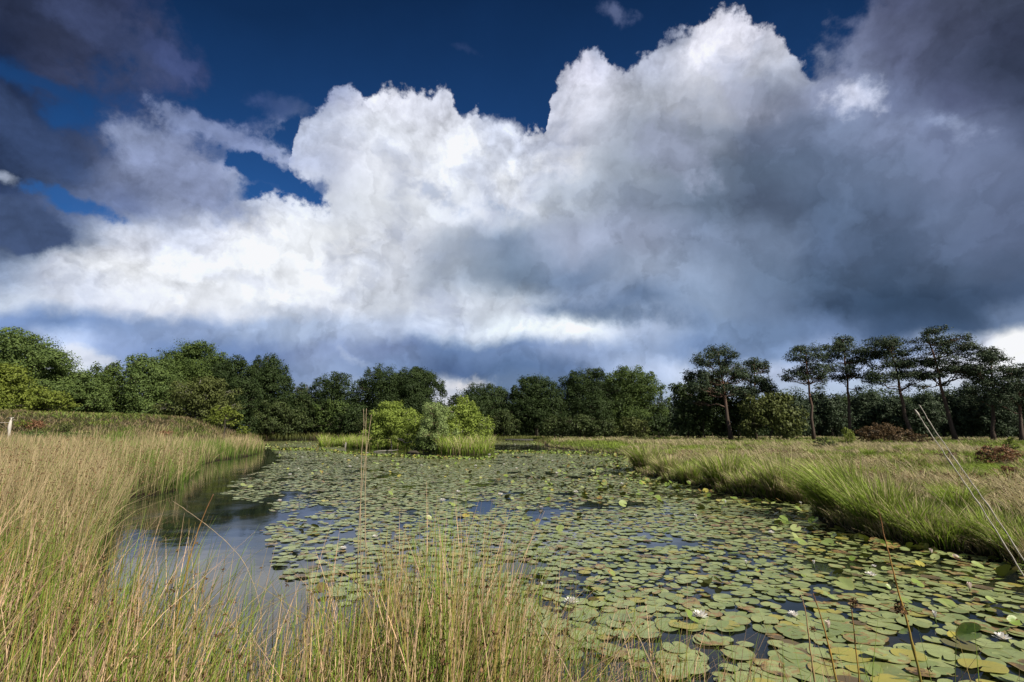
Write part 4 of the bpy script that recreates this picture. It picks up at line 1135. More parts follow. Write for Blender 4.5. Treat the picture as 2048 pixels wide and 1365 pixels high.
prob = 0.95 + 0 * x
prob = np.where((px_ < 900), np.interp(px_, [450, 600, 760, 900], [0.66, 0.74, 0.84, 0.92]), prob)
gap = fbm(x / (1 + y / 60), y / (1 + y / 60), 1.7, 111, 4)
prob = prob * np.where(px_ < 1450, 1 - 0.95 * sst(gap, 0.635, 0.69), 1 - 0.7 * sst(gap, 0.62, 0.68))
prob = np.where((py_ > 1262) & (px_ < 1560), prob * 0.55, prob)
# open strips of dark water by the island and in the right arm
prob = np.where((px_ > 690) & (px_ < 990) & (py_ < np.interp(px_, [690, 860, 990], [905, 913, 915])) & (py_ > 893), prob * 0.02, prob)
prob = np.where((px_ > 975) & (px_ < 1160) & (py_ > 889.3) & (py_ < 902), prob * 0.04, prob)
k = r.random(len(x)) < prob
x, y, d, px_, py_, gap = [q[k] for q in (x, y, d, px_, py_, gap)]
n_ = len(x); cc = y * CP - EYE * SP
rad_ = (0.040 + 0.054 * r.random(n_) ** 0.9) * (1 + 0.45 * sst(-y, -5.6, -4.0))
rad_ *= np.where(r.random(n_) < 0.12, 0.62, 1.0)
# which leaves stand up out of the water
up = 0.018 + 0.26 * sst(d, -1.6, -0.3) + 0.16 * np.exp(-(((px_ - 1250) / 190) ** 2 + ((py_ - 975) / 32) ** 2)) + 0.10 * (px_ > 1600)
b0 = np.interp(px_, [520, 640, 700, 860, 985, 1000, 1150, 1250], [896, 897, 905, 913, 915, 902, 903, 913])
band = (py_ > b0) & (py_ < b0 + 5.5)
up = np.where(band, 0.45, up); up = np.where(py_ > 1180, up * .55, up)
raised = r.random(n_) < up
rad_ = np.where(raised & (py_ > 1120), rad_ * 0.7, rad_)
cls = np.where(raised, 0.35 + 0.65 * r.random(n_), 0.25 * r.random(n_)); cls = np.where(band & raised, 1.0, cls)
yellowing = np.clip(fbm(x, y, 0.5, 121, 3) - 0.42, 0, 1) * 2.2
blotch = np.clip(r.random(n_) ** 2.5 * 0.85 + 0.35 * yellowing * r.random(n_), 0, 1); blotch = np.where(r.random(n_) < .05, .9, blotch)
tone = r.random(n_)
tilt = np.where(raised, R(10) + R(40) * r.random(n_) ** 1.5, np.abs(r.normal(0, R(1.6), n_)))
taz = r.random(n_) * 6.28; rot = r.random(n_) * 6.28
zc = np.where(raised, rad_ * np.sin(tilt) * (0.6 + .4 * r.random(n_)) + 0.02, 0.004 + 0.012 * r.random(n_) + rad_ * np.sin(tilt) * 0.8)
fold = np.where(raised, 0.25 * r.random(n_), 0)

# pads singled out by their own look: px, py, radius, blotch, tone, tilt deg, tilt az, notch dir, label
SPECIAL = [
 (1222, 1306, .205, .74, .5, 1, 0, 2.6, 'largest near lily pad with a broad orange-brown patch on its right half'),
 (1090, 1322, .17, 1.0, .8, 1, 0, 1.3, 'yellow-brown notched lily pad floating alone at the bottom, left of the blotched one'),
 (1345, 1352, .19, .66, .6, 1, 0, 1.2, 'lily pad with dark spots cut by the bottom edge, right of the big blotched one'),
 (1352, 1300, .18, .15, .5, 1, 0, 1.7, 'large clean green lily pad behind the spotted one at the bottom'),
 (1030, 1240, .14, .2, .5, 1, 0, 2.2, 'green lily pad at the outer rim of the pads, left of the largest open flower'),
 (1420, 1182, .13, 1.0, .1, 55, 2.2, 0.5, 'burnt orange and black curled lily leaf standing up in the middle of the near pads'),
 (2020, 1158, .20, .0, .35, 42, 1.35, 4.6, 'big glossy green lily leaf raised at the right edge below the bank'),
 (1858, 1090, .17, .0, .4, 48, 2.2, 5.0, 'big glossy raised lily leaf leaning against the right bank'),
 (1180, 1192, .15, .0, .4, 28, 0.6, 3.0, 'raised dull green leaf just right of the largest open flower'),
 (1076, 1167, .12, .1, .2, 34, 1.5, 3.0, 'small leaf standing with its dark underside showing, at the left rim of the near pads'),
 (1690, 1180, .15, .3, .3, 30, 4.2, 2.0, 'folded yellow-green leaf rising in front of the small flower below the right bank'),
 (1590, 1085, .16, .1, .6, 50, 5.6, 2.0, 'bright light-green leaf standing on edge right of the compact white flower'),
]
sp = np.array([gpt(q[0], q[1]) for q in SPECIAL])
for (sx_, sy_), q in zip(sp, SPECIAL):
    k = np.hypot(x - sx_, y - sy_) > q[2] * 0.68
    x, y, px_, py_, cc, rad_, raised, cls, blotch, tone, tilt, taz, rot, zc, fold, d = [w_[k] for w_ in (x, y, px_, py_, cc, rad_, raised, cls, blotch, tone, tilt, taz, rot, zc, fold, d)]
n_ = len(x)
def rotm(tilt, taz, rot):
    n = len(tilt); ct, st = np.cos(tilt), np.sin(tilt); ca, sa = np.cos(taz), np.sin(taz); cr, sr = np.cos(rot), np.sin(rot)
    # Rz(taz) Ry(tilt) Rz(rot - taz)
    c2, s2 = np.cos(rot - taz), np.sin(rot - taz)
    A = np.zeros((n, 3, 3)); A[:, 0, 0] = ca; A[:, 0, 1] = -sa; A[:, 1, 0] = sa; A[:, 1, 1] = ca; A[:, 2, 2] = 1
    B = np.zeros((n, 3, 3)); B[:, 0, 0] = ct; B[:, 0, 2] = st; B[:, 2, 0] = -st; B[:, 2, 2] = ct; B[:, 1, 1] = 1
    C = np.zeros((n, 3, 3)); C[:, 0, 0] = c2; C[:, 0, 1] = -s2; C[:, 1, 0] = s2; C[:, 1, 1] = c2; C[:, 2, 2] = 1
    return A @ B @ C
vis = (px_ > 0) & (px_ < 2048) & (py_ < 1365) & (px_ > np.interp(py_, [1100, 1365], [500, 1000]))
score = np.where(vis, rad_ ** 2 * (y * 0 + 1) / cc ** 3 * np.where(raised, 1.6, 1), 0)
order = np.argsort(-score); own = order[:300 - len(SPECIAL)]
rest = order[300 - len(SPECIAL):]
Mx = rotm(tilt, taz, rot)
def lily_verts(i_idx, T, own_=False):
    V0, f, nn, rr_ = T
    k = len(i_idx)
    Vt = np.tile(V0, (k, 1, 1)); Vt[..., 2] += fold[i_idx][:, None] * np.abs(Vt[..., 1])
    Vt *= rad_[i_idx][:, None, None]
    Vw = np.einsum('nij,nvj->nvi', Mx[i_idx], Vt)
    return Vw, f, nn, rr_
TN = [pad_template(26, s, (0.35, 0.7, 1.0)) for s in range(8)]
TF = [pad_template(13, 50 + s, (1.0,)) for s in range(8)]
TM = [pad_template(17, 70 + s, (0.6, 1.0)) for s in range(8)]
Vs, Fs, Ns, Cs, kk = [], [], [], [], 0
for band_, T in ((rest[y[rest] < 14], TM), (rest[y[rest] >= 14], TF)):
    grp = r.integers(0, 8, len(band_))
    for s in range(8):
        idx = band_[grp == s]
        if not len(idx): continue
        Vw, f, nn, rr_ = lily_verts(idx, T[s])
        Vw = Vw + np.c_[x[idx], y[idx], zc[idx]][:, None, :]
        nv = Vw.shape[1]
        Vs.append(Vw.reshape(-1, 3)); Fs.append((f[None] + (np.arange(len(idx)) * nv)[:, None] + kk).ravel()); Ns.append(np.tile(nn, len(idx)))
        c_ = np.empty((len(idx), nv, 4)); c_[..., 0] = tone[idx][:, None]; c_[..., 1] = blotch[idx][:, None]; c_[..., 2] = rr_[None]; c_[..., 3] = cls[idx][:, None]
        Cs.append(c_.reshape(-1, 4)); kk += nv * len(idx)
o = mesh_np('lily_pads', np.concatenate(Vs), np.concatenate(Fs), m_padfar, np.concatenate(Ns), np.concatenate(Cs), smooth=True)
tag(o, 'carpet of smaller-looking lily pads spreading back across the pond', 'lily pads', kind='stuff')

# flowers: px, py, scale, open?, label
FL = [
 (1143, 1206, 1.05, 1, 'largest open white water lily, just left of a raised dull green leaf'),
 (1400, 1234, 1.05, 1, 'open white water lily on a big pad, right of the largest one'),
 (1587, 1231, .75, 1, 'half-hidden white water lily behind the crossing rush stems'),
 (1742, 1151, .85, 1, 'white water lily with a brownish centre below the right bank'),
 (1543, 1066, .80, 1, 'compact white water lily right of the open dark water patch'),
 (1748, 1133, .45, 1, 'tiny white water lily tucked behind the brown-centred one'),
 (885, 1002, 1.0, 1, 'white water lily on the left part of the pond behind the rush tips'),
 (916, 984, .8, 1, 'white water lily second from the left in the middle of the pond'),
 (1001, 990, .95, 1, 'white water lily in the very middle of the pond'),
 (1082, 1015, .8, 1, 'white water lily right of the very middle one and a little nearer'),
 (1152, 985, .9, 1, 'white water lily among raised leaves in the middle of the pond'),
 (1114, 947, .9, 1, 'small white water lily farther back left of the raised leaves'),
 (1033, 937, .8, 1, 'small white water lily far back above the very middle one'),
 (580, 950, 1.0, 1, 'white water lily nearest the left reeds'),
 (597, 938, .7, 1, 'tiny white water lily behind the one nearest the left reeds'),
 (715, 917, 1.1, 1, 'white water lily far back under the round birch of the island'),
 (700, 934, 1.0, 1, 'white water lily left of the tall thin stalks'),
 (559, 905, 1.0, 1, 'far white water lily at the tip of the left bank reeds'),
 (605, 915, 1.0, 1, 'far white water lily right of the tip of the left bank'),
 (843, 931, .9, 1, 'far white water lily below the gap in the island'),
 (951, 932, 1.0, 1, 'far white water lily below the tall island birch'),
 (979, 910, 1.4, 1, 'far white water lily off the right tip of the island'),
 (939, 919, 1.0, 1, 'far white water lily just before the right half of the island'),
 (1083, 915, 1.2, 1, 'far white water lily below the jetty side water'),
 (1105, 922, 1.0, 1, 'far white water lily right of the one below the jetty'),
 (1219, 934, .8, 1, 'far white water lily left of the corner of the right bank'),
 (1267, 930, .8, 1, 'white water lily touching the corner of the right bank'),
 (1244, 968, .7, 1, 'white water lily off the corner of the right bank'),
 (750, 1074, .7, 1, 'small white water lily seen between rush stems left of centre'),
 (686, 1098, .8, 1, 'white water lily seen through the densest rushes'),
 (559, 1002, .7, 1, 'small white water lily at the left end of the pads'),
 (2004, 1278, .9, 1, 'white water lily at the bottom right corner behind thin stems'),
 (690, 918, .8, 1, 'far white water lily left of the one under the round birch'),
 (735, 906, 1.0, 1, 'far white water lily in the leafy band left of the stalks'),
 (640, 898, 1.2, 1, 'far white water lily at the left tip of the island'),
 (570, 890, 1.3, 1, 'very far white water lily on the left back water'),
 (620, 887, 1.3, 1, 'very far white water lily on the left back water, right one'),
 (1030, 888.5, 1.3, 1, 'very far white water lily before the jetty'),
 (1056, 889, 1.3, 1, 'very far white water lily before the right end of the jetty'),
 (1008, 929, .8, 1, 'far white water lily right of the island, alone'),
 (1602, 1012, .9, 0, 'white bud below the tan-green upright tussock'),
 (1392, 1038, .9, 0, 'white bud beside a yellow leaf in the middle right of the pond'),
 (1451, 1008, .8, 0, 'white bud near the bank below the shaggy tussock'),
 (1628, 1132, .8, 0, 'white bud between the compact flower and the brown-centred one'),
 (1863, 1110, 1.0, 0, 'pinkish bud beside the glossy raised leaf at the right bank'),
 (1940, 1182, 1.1, 0, 'pinkish pointed bud standing above the pads at the right'),
 (1657, 1262, 1.0, 0, 'pink-brown bud among the rush stems right of the half-hidden flower'),
 (1871, 1240, .9, 0, 'whitish bud left of the bottom right corner flower'),
 (1084, 1178, .8, 0, 'tiny white bud beside the dark standing leaf'),
 (1493, 1131, .7, 0, 'tiny white bud in the open water right of centre'),
]
m_petal, n, out = material('petal'); geo = n.new('ShaderNodeNewGeometry')
tr_ = attr(n)[0]
leafy(n, out, n.mix(tr_, (0.80, 0.80, 0.76), (0.84, 0.80, 0.80)), 0.25, 0.5, 0.2)
m_petal_pink, n, out = material('petal_pink'); leafy(n, out, n.mix(attr(n)[1], (0.50, 0.36, 0.30), (0.80, 0.68, 0.64)), 0.15, 0.5, 0.2)
m_stamen, n, out = material('stamen'); principled(n, out, (0.75, 0.48, 0.05), 0.6)
def flower_mesh(R0, r, openq=1.0):
    mb = MB()
    whorls = [(8, 1.0, 12), (8, .92, 30), (7, .78, 50), (6, .60, 66)] if openq > .5 else [(5, .85, 74), (4, .8, 80)]
    for n_p, L, el in whorls:
        off = r.random()
        for k in range(n_p):
            a = (k + off) / n_p * 6.283 + r.normal() * .07; e_ = R(el + r.normal() * 5); Lr = R0 * L * (1 + r.normal() * .05)
            ux = np.array([math.cos(a), math.sin(a), 0]); sd_ = np.array([-math.sin(a), math.cos(a), 0]); upv = np.array([0, 0, 1.0])
            pts = []
            for t, w_ in ((0.06, .05), (.35, .17), (.68, .19), (.9, .10)):
                c_ = ux * math.cos(e_) * t * Lr + upv * (math.sin(e_) * t * Lr + 0.10 * Lr * t * t)
                pts += [c_ - sd_ * w_ * Lr + upv * .03 * Lr, c_ + sd_ * w_ * Lr + upv * .03 * Lr]
            pts.append(ux * math.cos(e_) * Lr + upv * (math.sin(e_) * Lr + .14 * Lr))
            mb.add(pts, [(0, 1, 3, 2), (2, 3, 5, 4), (4, 5, 7, 6), (6, 7, 8)], (r.random(), t, 0, 1))
    return mb
def stamen_mesh(R0, r):
    mb = MB()
    for k in range(26):
        a = r.random() * 6.28; q = r.random() ** .5 * .17 * R0
        b0 = np.array([math.cos(a) * q, math.sin(a) * q, .04 * R0]); t0 = b0 * np.array([1.5, 1.5, 1]) + np.array([0, 0, .34 * R0])
        mb.tube([b0, t0], [.018 * R0, .012 * R0], 4)
    return mb
r = np.random.default_rng(34)
for i, (fx, fy2, sc, op, lab) in enumerate(FL):
    X, Y = gpt(fx, fy2, 0.02)
    R0 = 0.068 * sc * (1.05 if Y < 9 else 1.3)
    if op:
        e = empty('water_lily_flower', (X, Y, 0.018), r.random() * 6.28)
        tag(e, lab, 'flower', 'open white water lilies')
        flower_mesh(R0, r).build('petals', m_petal, e)
        if Y < 22: stamen_mesh(R0, r).build('stamens', m_stamen, e, loc=(0, 0, 0))
    else:
        e = empty('water_lily_bud', (X, Y, 0.0), r.random() * 6.28); tag(e, lab, 'flower bud', 'closed water lily buds')
        flower_mesh(R0, r, 0).build('petals', m_petal_pink if 'pink' in lab else m_petal, e, loc=(0, 0, .035))
        st_ = MB(); st_.tube([(0, 0, -.03), (0, 0, .04)], [.006, .007], 6, (.2, .2, .2, 1)); st_.build('stalk', LEAF['oakmid'], e)

# the nearest pads, each one a thing
LAND = [(fx, fy2, lab_) for fx, fy2, lab_ in [
 (1143, 1206, 'the largest open flower'), (1400, 1234, 'the open flower right of the largest one'), (1587, 1231, 'the half-hidden flower'),
 (1742, 1151, 'the brown-centred flower'), (1543, 1066, 'the compact flower'), (2004, 1278, 'the bottom right corner flower'),
 (1420, 1182, 'the burnt curled leaf'), (1222, 1306, 'the big blotched pad'), (2020, 1158, 'the glossy leaf at the right edge'),
 (1858, 1090, 'the glossy leaf against the bank'), (1805, 1216, 'the tall orange rush'), (1493, 1131, 'the tiny bud in open water'),
 (1940, 1182, 'the pointed pink bud'), (1871, 1240, 'the whitish bud'), (1657, 1262, 'the pink-brown bud'), (1628, 1132, 'the bud left of the brown-centred flower'),
 (1076, 1167, 'the dark standing leaf'), (1345, 1352, 'the spotted pad at the bottom'), (1690, 1180, 'the folded yellow-green leaf'), (1082, 1015, 'the flower in the middle of the pond')]]
def describe(i):
    q = min(LAND, key=lambda l: math.hypot((px_[i] - l[0]) * 0.8, (py_[i] - l[1]) * 1.6))
    dx_, dy_ = px_[i] - q[0], (py_[i] - q[1]) * 2.0
    if abs(dx_) > abs(dy_) * 2.2: pos = 'right of' if dx_ > 0 else 'left of'
    elif abs(dy_) > abs(dx_) * 2.2: pos = 'in front of' if dy_ > 0 else 'behind'
    else: pos = ('to the front ' if dy_ > 0 else 'to the back ') + ('right of' if dx_ > 0 else 'left of')
    dist = math.hypot(dx_, dy_)
    near_ = 'close ' if dist < 70 else ('' if dist < 150 else 'well ')
    b_ = blotch[i]; colr = 'yellow' if tone[i] > .925 else 'brown' if tone[i] < .037 else 'browning' if b_ > .75 else ('orange-blotched' if b_ > .5 else ('slightly yellowed' if b_ > .3 else ('pale green' if tone[i] > .66 else ('mid green' if tone[i] > .33 else 'dark green'))))
    size_ = 'large ' if rad_[i] > .112 else ('small ' if rad_[i] < .075 else '')
    st = ('raised ' if raised[i] else '')
    t_ = (size_ + st + colr + ' pad ' + near_ + pos + ' ' + q[2]).strip()
    if len(t_.split()) > 16: t_ = t_.replace('to the front ', 'front ').replace('to the back ', 'back ')
    return ' '.join(t_.split()[:16])
for i in own:
    T = TN[i % 8]
    Vw, f, nn, rr_ = lily_verts(np.array([i]), T)
    Vl = np.einsum('ij,vj->vi', Mx[i].T, Vw[0])
    c_ = np.c_[np.full(len(rr_), tone[i]), np.full(len(rr_), blotch[i]), rr_, np.full(len(rr_), cls[i])]
    o = mesh_np('water_lily_pad', Vl, f, m_pad, nn, c_, smooth=True)
    o.matrix_world = Matrix.Translation((x[i], y[i], zc[i])) @ Matrix([list(q) for q in Mx[i]]).to_4x4()
    tag(o, describe(i), 'lily pad', 'lily pads of the near water')
for j, (sx_, sy_, sr_, bl, tn, tl, ta, nd, lab) in enumerate(SPECIAL):
    V0, f, nn, rr_ = TN[j % 8]
    Vt = V0.copy()
    if tl > 20: Vt[:, 2] += 0.22 * np.abs(Vt[:, 1])
    if 'burnt' in lab: Vt[:, 2] += 0.5 * (Vt[:, 0] ** 2) + 0.1 * np.sin(Vt[:, 1] * 9)
    sr_ = sr_ * 0.58; Vt *= sr_
    c_ = np.c_[np.full(len(rr_), tn), np.full(len(rr_), bl), rr_, np.full(len(rr_), 0.35 if tl > 20 and bl < .5 else 0.1)]
    if 'burnt' in lab: c_[:, 1] = 1.25
    o = mesh_np('water_lily_pad', Vt, f, m_pad, nn, c_, smooth=True)
    M_ = rotm(np.array([R(tl)]), np.array([ta]), np.array([nd]))[0]
    X, Y = gpt(sx_, sy_)
    o.matrix_world = Matrix.Translation((X, Y, 0.018 + (math.sin(R(tl)) * sr_ * .8 if tl > 5 else 0.004 * (j % 3)))) @ Matrix([list(q) for q in M_]).to_4x4()
    tag(o, lab, 'lily pad', 'lily pads of the near water')

# ================================================================== single stalks in the foreground
def pix(px, py, Y):
    z = zat(py, Y); return (at(px, Y, z), Y, z)
m_stalk, n, out = material('stalk')
t_ = attr(n)
cs = n.mix(n.mr(t_[1], 0, .5), (0.13, 0.17, 0.03), (0.36, 0.21, 0.05)); cs = n.mix(n.mr(t_[1], .5, 1), cs, (0.20, 0.09, 0.05))
cs = n.mix(n.mr(t_[0], .4, .6), cs, n.mix(t_[1], (0.34, 0.27, 0.16), (0.40, 0.30, 0.20)))
cs = n.mix(n.mr(t_[0], .8, .9), cs, (0.50, 0.46, 0.40))
principled(n, out, cs, 0.55, 0.3)
def stalk(name, label, pts, Y, r0, r1, kind, cat='stalk', group=None, seed=1, head=None, knob=False, dY=0.0, dry=0.0):
    P = np.array([pix(p[0], p[1], Y + dY * i / len(pts)) for i, p in enumerate(pts)])
    # smooth the path
    t = np.linspace(0, len(P) - 1, len(P) * 5); i0 = np.clip(t.astype(int), 0, len(P) - 2); fr = (t - i0)[:, None]
    Q = P[i0] * (1 - fr) + P[i0 + 1] * fr
    for _ in range(3): Q[1:-1] = (Q[:-2] + Q[1:-1] * 2 + Q[2:]) / 4
    rr0 = np.random.default_rng(seed + 50); Q[1:-1] += rr0.normal(size=Q[1:-1].shape) * 0.0006
    base = Q[-1].copy()
    e = empty(name, tuple(base)); tag(e, label, cat, group)
    Q -= base
    mb = MB(); n_ = len(Q); tt = np.linspace(1, 0, n_)
    rad_s = r1 + (r0 - r1) * (1 - tt); rad_s[4::6] *= 1.45
    mb.tube(Q, rad_s, 6)
    mb.c[-1][:] = np.c_[np.full(n_, kind), tt, tt, tt].repeat(6, 0)
    mb.build('stem', m_stalk, e, smooth=True)
    r = np.random.default_rng(seed)
    if head is not None:
        c = np.array(pix(head[0], head[1], Y)) - base
        V, q, c_ = seeds(np.array([c]), np.array([head[2] * .55]), r, 130, 2.0)
        mesh_np('seed_head', V, q, m_seed, 4, c_, parent=e)
    if knob:
        mb = MB(); d_ = Q[0] - Q[3]; d_ /= np.linalg.norm(d_)
        mb.tube([Q[0] - d_ * .015, Q[0] - d_ * .004, Q[0] + d_ * .008, Q[0] + d_ * .018], [r1, r1 * 3.0, r1 * 2.2, r1 * .4], 7, (.9, .9, .9, 1))
        mb.build('tip', m_stalk, e, smooth=True)
    return e
GS = 'single stalks standing out of the rushes'
stalk('grass_stalk', 'upper of two long silver stems leaning in from the right edge', [(1839, 810), (1868, 858), (1925, 940), (1983, 1020), (2030, 1092), (2090, 1190), (2170, 1330), (2230, 1600)], 2.0, .0024, .0014, 1.0, group=GS)
stalk('grass_stalk', 'lower of two long silver stems leaning in from the right edge, with a knobbed tip', [(1835, 827), (1862, 868), (1910, 938), (1965, 1018), (2008, 1087), (2060, 1170), (2130, 1320), (2190, 1600)], 1.9, .0024, .0014, 1.0, group=GS, knob=True)
stalk('reed_stalk', 'tall thin straw stalk left of two others, rising before the island', [(727, 818), (728, 850), (724, 890), (722, 950), (721, 1040), (722, 1150), (726, 1330), (728, 1520)], 2.9, .0024, .0010, .6, group=GS, seed=2)
stalk('reed_stalk', 'tallest thin straw stalk, middle one of three before the island', [(733, 817), (731, 860), (733, 900), (730, 980), (731, 1080), (733, 1200), (734, 1350), (735, 1520)], 2.8, .0026, .0010, .6, group=GS, seed=3)
stalk('reed_stalk', 'slightly leaning straw stalk, rightmost of three before the island', [(743, 829), (740, 850), (735, 890), (726, 950), (719, 1030), (714, 1150), (716, 1350), (718, 1520)], 2.85, .0024, .0010, .6, group=GS, seed=4)
stalk('rush_stalk', 'thick orange-tipped green rush with a brown seed head in the lower right', [(1756, 1018), (1766, 1060), (1778, 1110), (1792, 1165), (1806, 1215), (1826, 1290), (1850, 1400), (1880, 1640)], 2.1, .0052, .0010, .0, group=GS, head=(1803, 1218, .020), seed=5)
stalk('rush_stalk', 'green and orange rush left of the thick orange-tipped one', [(1626, 1186), (1636, 1215), (1650, 1262), (1664, 1320), (1682, 1400), (1710, 1600)], 2.1, .0048, .0012, .1, group=GS, seed=6)
stalk('rush_stalk', 'dry brown rush with a small seed head beside the bottom stems', [(1602, 1190), (1612, 1225), (1618, 1280), (1632, 1380), (1650, 1600)], 2.0, .0036, .0012, .5, group=GS, head=(1626, 1258, .009), seed=7)
stalk('rush_stalk', 'straight tan stem crossing another one at the bottom middle, leaning left', [(1250, 1212), (1262, 1245), (1285, 1290), (1320, 1370), (1400, 1560)], 2.1, .0032, .0013, .6, group=GS, seed=8)
stalk('rush_stalk', 'tan stem crossing another one at the bottom middle, leaning right', [(1293, 1212), (1268, 1246), (1246, 1290), (1215, 1360), (1160, 1540)], 2.15, .0030, .0013, .6, group=GS, seed=9)
stalk('rush_stalk', 'long tan stem leaning left over the water in front of the largest flower', [(1050, 1193), (1075, 1235), (1105, 1290), (1140, 1350), (1220, 1520)], 2.1, .0032, .0013, .6, group=GS, seed=10)
stalk('rush_stalk', 'bent tan stem with its tip broken over, between the two big flowers', [(1224, 1250), (1250, 1246), (1256, 1210), (1246, 1260), (1225, 1330), (1205, 1420), (1190, 1560)][2:], 2.2, .0028, .0013, .6, group=GS, seed=11)
stalk('rush_stalk', 'long dry stem slanting down right across the bright reflection', [(345, 1002), (375, 1022), (420, 1055), (455, 1085), (490, 1125), (520, 1200), (535, 1380), (540, 1560)], 2.7, .0016, .0007, .6, group=GS, seed=13)
stalk('rush_stalk', 'straight reddish rush leaning right above the dark reflection on the left', [(427, 988), (412, 1020), (396, 1060), (375, 1130), (355, 1220), (340, 1400), (330, 1560)], 2.7, .0040, .0014, .4, group=GS, seed=14)
stalk('rush_stalk', 'slim green-brown rush with a clustered head in the lower right, left of the thick one', [(1700, 1200), (1706, 1240), (1712, 1300), (1722, 1400), (1730, 1580)], 2.2, .0034, .0012, .1, group=GS, head=(1708, 1205, .012), seed=15)

# ================================================================== far things
m_wood, n, out = material('old_wood'); geo = n.new('ShaderNodeNewGeometry')
principled(n, out, n.mix(n.noise(n.v('MULTIPLY', geo.outputs['Position'], (1, 1, 6)), 6, 4), (0.035, 0.033, 0.032), (0.12, 0.115, 0.11)), 0.85, 0.2)
m_pale_wood, n, out = material('bleached_wood'); geo = n.new('ShaderNodeNewGeometry')
principled(n, out, n.mix(n.noise(geo.outputs['Position'], 14, 4), (0.36, 0.32, 0.28), (0.66, 0.62, 0.56)), 0.8, 0.2)
# jetty
Yj = 80.0; x0, x1 = at(1011, Yj, .3), at(1066, Yj, .3)
e = empty('wooden_jetty', ((x0 + x1) / 2, Yj, 0)); tag(e, 'low dark wooden jetty at the far shore right of the island', 'jetty')
mb = MB(); nb = 22
for k in range(nb):
    mb.box((-(x1 - x0) / 2 + (x1 - x0) * (k + .5) / nb, 0, .42), ((x1 - x0) / nb * .9, 1.6, .05))
mb.build('deck', m_wood, e)
mb = MB()
mb.box((0, -.76, .30), (x1 - x0, .10, .18)); mb.box((0, .70, .30), (x1 - x0, .10, .18)); mb.build('beam', m_wood, e)
for k in range(5):
    mb = MB(); xx = -(x1 - x0) / 2 + .15 + ((x1 - x0) - .3) * k / 4; mb.tube([(xx, -.62, -.7), (xx, -.62, .40)], [.08, .08], 8); mb.build('post', m_wood, e)

# person with a white dog behind the jetty
def skin_body(name, verts, edges, radii, mat, parent, loc=(0, 0, 0)):
    me = bpy.data.meshes.new(name); me.from_pydata(verts, edges, []); me.update()
    o = bpy.data.objects.new(name, me); COL.objects.link(o); o.parent = parent; o.location = loc
    sk = o.modifiers.new('skin', 'SKIN')
    for v_, rr in zip(me.skin_vertices[0].data, radii): v_.radius = (rr, rr); 
    me.skin_vertices[0].data[0].use_root = True
    ss = o.modifiers.new('sub', 'SUBSURF'); ss.levels = 2; ss.render_levels = 2
    me.materials.append(mat)
    return o
def flatmat(name, c, rough=.8):
    m, n, out = material(name); geo = n.new('ShaderNodeNewGeometry')
    principled(n, out, n.mix(n.noise(geo.outputs['Position'], 30, 3), tuple(q * .85 for q in c), c), rough, .2); return m
m_skin = flatmat('skin', (0.50, 0.32, 0.25)); m_jacket = flatmat('jacket', (0.030, 0.020, 0.028)); m_trouser = flatmat('trousers', (0.24, 0.19, 0.18)); m_hair = flatmat('hair', (0.05, 0.03, 0.02)); m_dog = flatmat('dog_coat', (0.78, 0.76, 0.72))
Yp = 112.0; Xp = at(1034, Yp, 1)
zp = float(gz(np.array([Xp]), np.array([Yp]))[0])
pe = empty('person', (Xp, Yp, zp), R(25)); tag(pe, 'person in dark jacket and pale trousers standing in grass behind the jetty', 'person')
J = [(0, 0, .95), (0, .01, 1.12), (0, 0, 1.36), (0, -.01, 1.50), (0, -.03, 1.60), (0, -.03, 1.70),
     (.19, 0, 1.40), (.24, .02, 1.14), (.20, -.14, .95), (.19, -.18, .87), (-.19, 0, 1.40), (-.24, .03, 1.14), (-.22, -.06, .90), (-.21, -.08, .82),
     (.10, 0, .90), (.11, -.02, .50), (.11, .02, .09), (.12, -.14, .04), (-.10, 0, .90), (-.11, .03, .50), (-.12, .06, .09), (-.13, -.10, .04)]
E_ = [(0, 1), (1, 2), (2, 3), (3, 4), (4, 5), (2, 6), (6, 7), (7, 8), (8, 9), (2, 10), (10, 11), (11, 12), (12, 13), (0, 14), (14, 15), (15, 16), (16, 17), (0, 18), (18, 19), (19, 20), (20, 21)]
RD = [.15, .14, .15, .06, .095, .08, .065, .05, .038, .035, .065, .05, .038, .035, .09, .065, .045, .04, .09, .065, .045, .04]
skin_body('body', J, E_, RD, m_skin, pe)
skin_body('jacket', [(0, 0, .86), (0, .01, 1.12), (0, 0, 1.38), (0, -.01, 1.47), (.20, 0, 1.40), (.25, .02, 1.14), (.21, -.12, .97), (-.20, 0, 1.40), (-.25, .03, 1.14), (-.225, -.05, .93)],
          [(0, 1), (1, 2), (2, 3), (2, 4), (4, 5), (5, 6), (2, 7), (7, 8), (8, 9)], [.19, .175, .18, .09, .085, .068, .055, .085, .068, .055], m_jacket, pe)
skin_body('trousers', [(0, 0, .93), (.10, 0, .86), (.11, -.02, .50), (.11, .02, .12), (-.10, 0, .86), (-.11, .03, .50), (-.12, .06, .12)], [(0, 1), (1, 2), (2, 3), (0, 4), (4, 5), (5, 6)], [.17, .11, .085, .07, .11, .085, .07], m_trouser, pe)
skin_body('hair', [(0, .0, 1.66), (0, -.01, 1.75)], [(0, 1)], [.095, .07], m_hair, pe)
dx = at(1040.5, Yp - 1, .5)
de = empty('dog', (dx, Yp - 1, zp + .02), R(60)); tag(de, 'small white dog standing beside the person behind the jetty', 'dog')
DV = [(0, .28, .42), (0, .05, .40), (0, -.20, .44), (0, -.33, .56), (0, -.42, .64), (0, -.54, .61), (.08, -.20, .25), (.08, -.19, .02), (-.08, -.20, .25), (-.08, -.17, .02),
      (.08, .27, .30), (.08, .34, .17), (.08, .31, .02), (-.08, .27, .30), (-.08, .34, .17), (-.08, .31, .02), (0, .40, .52), (0, .48, .62)]
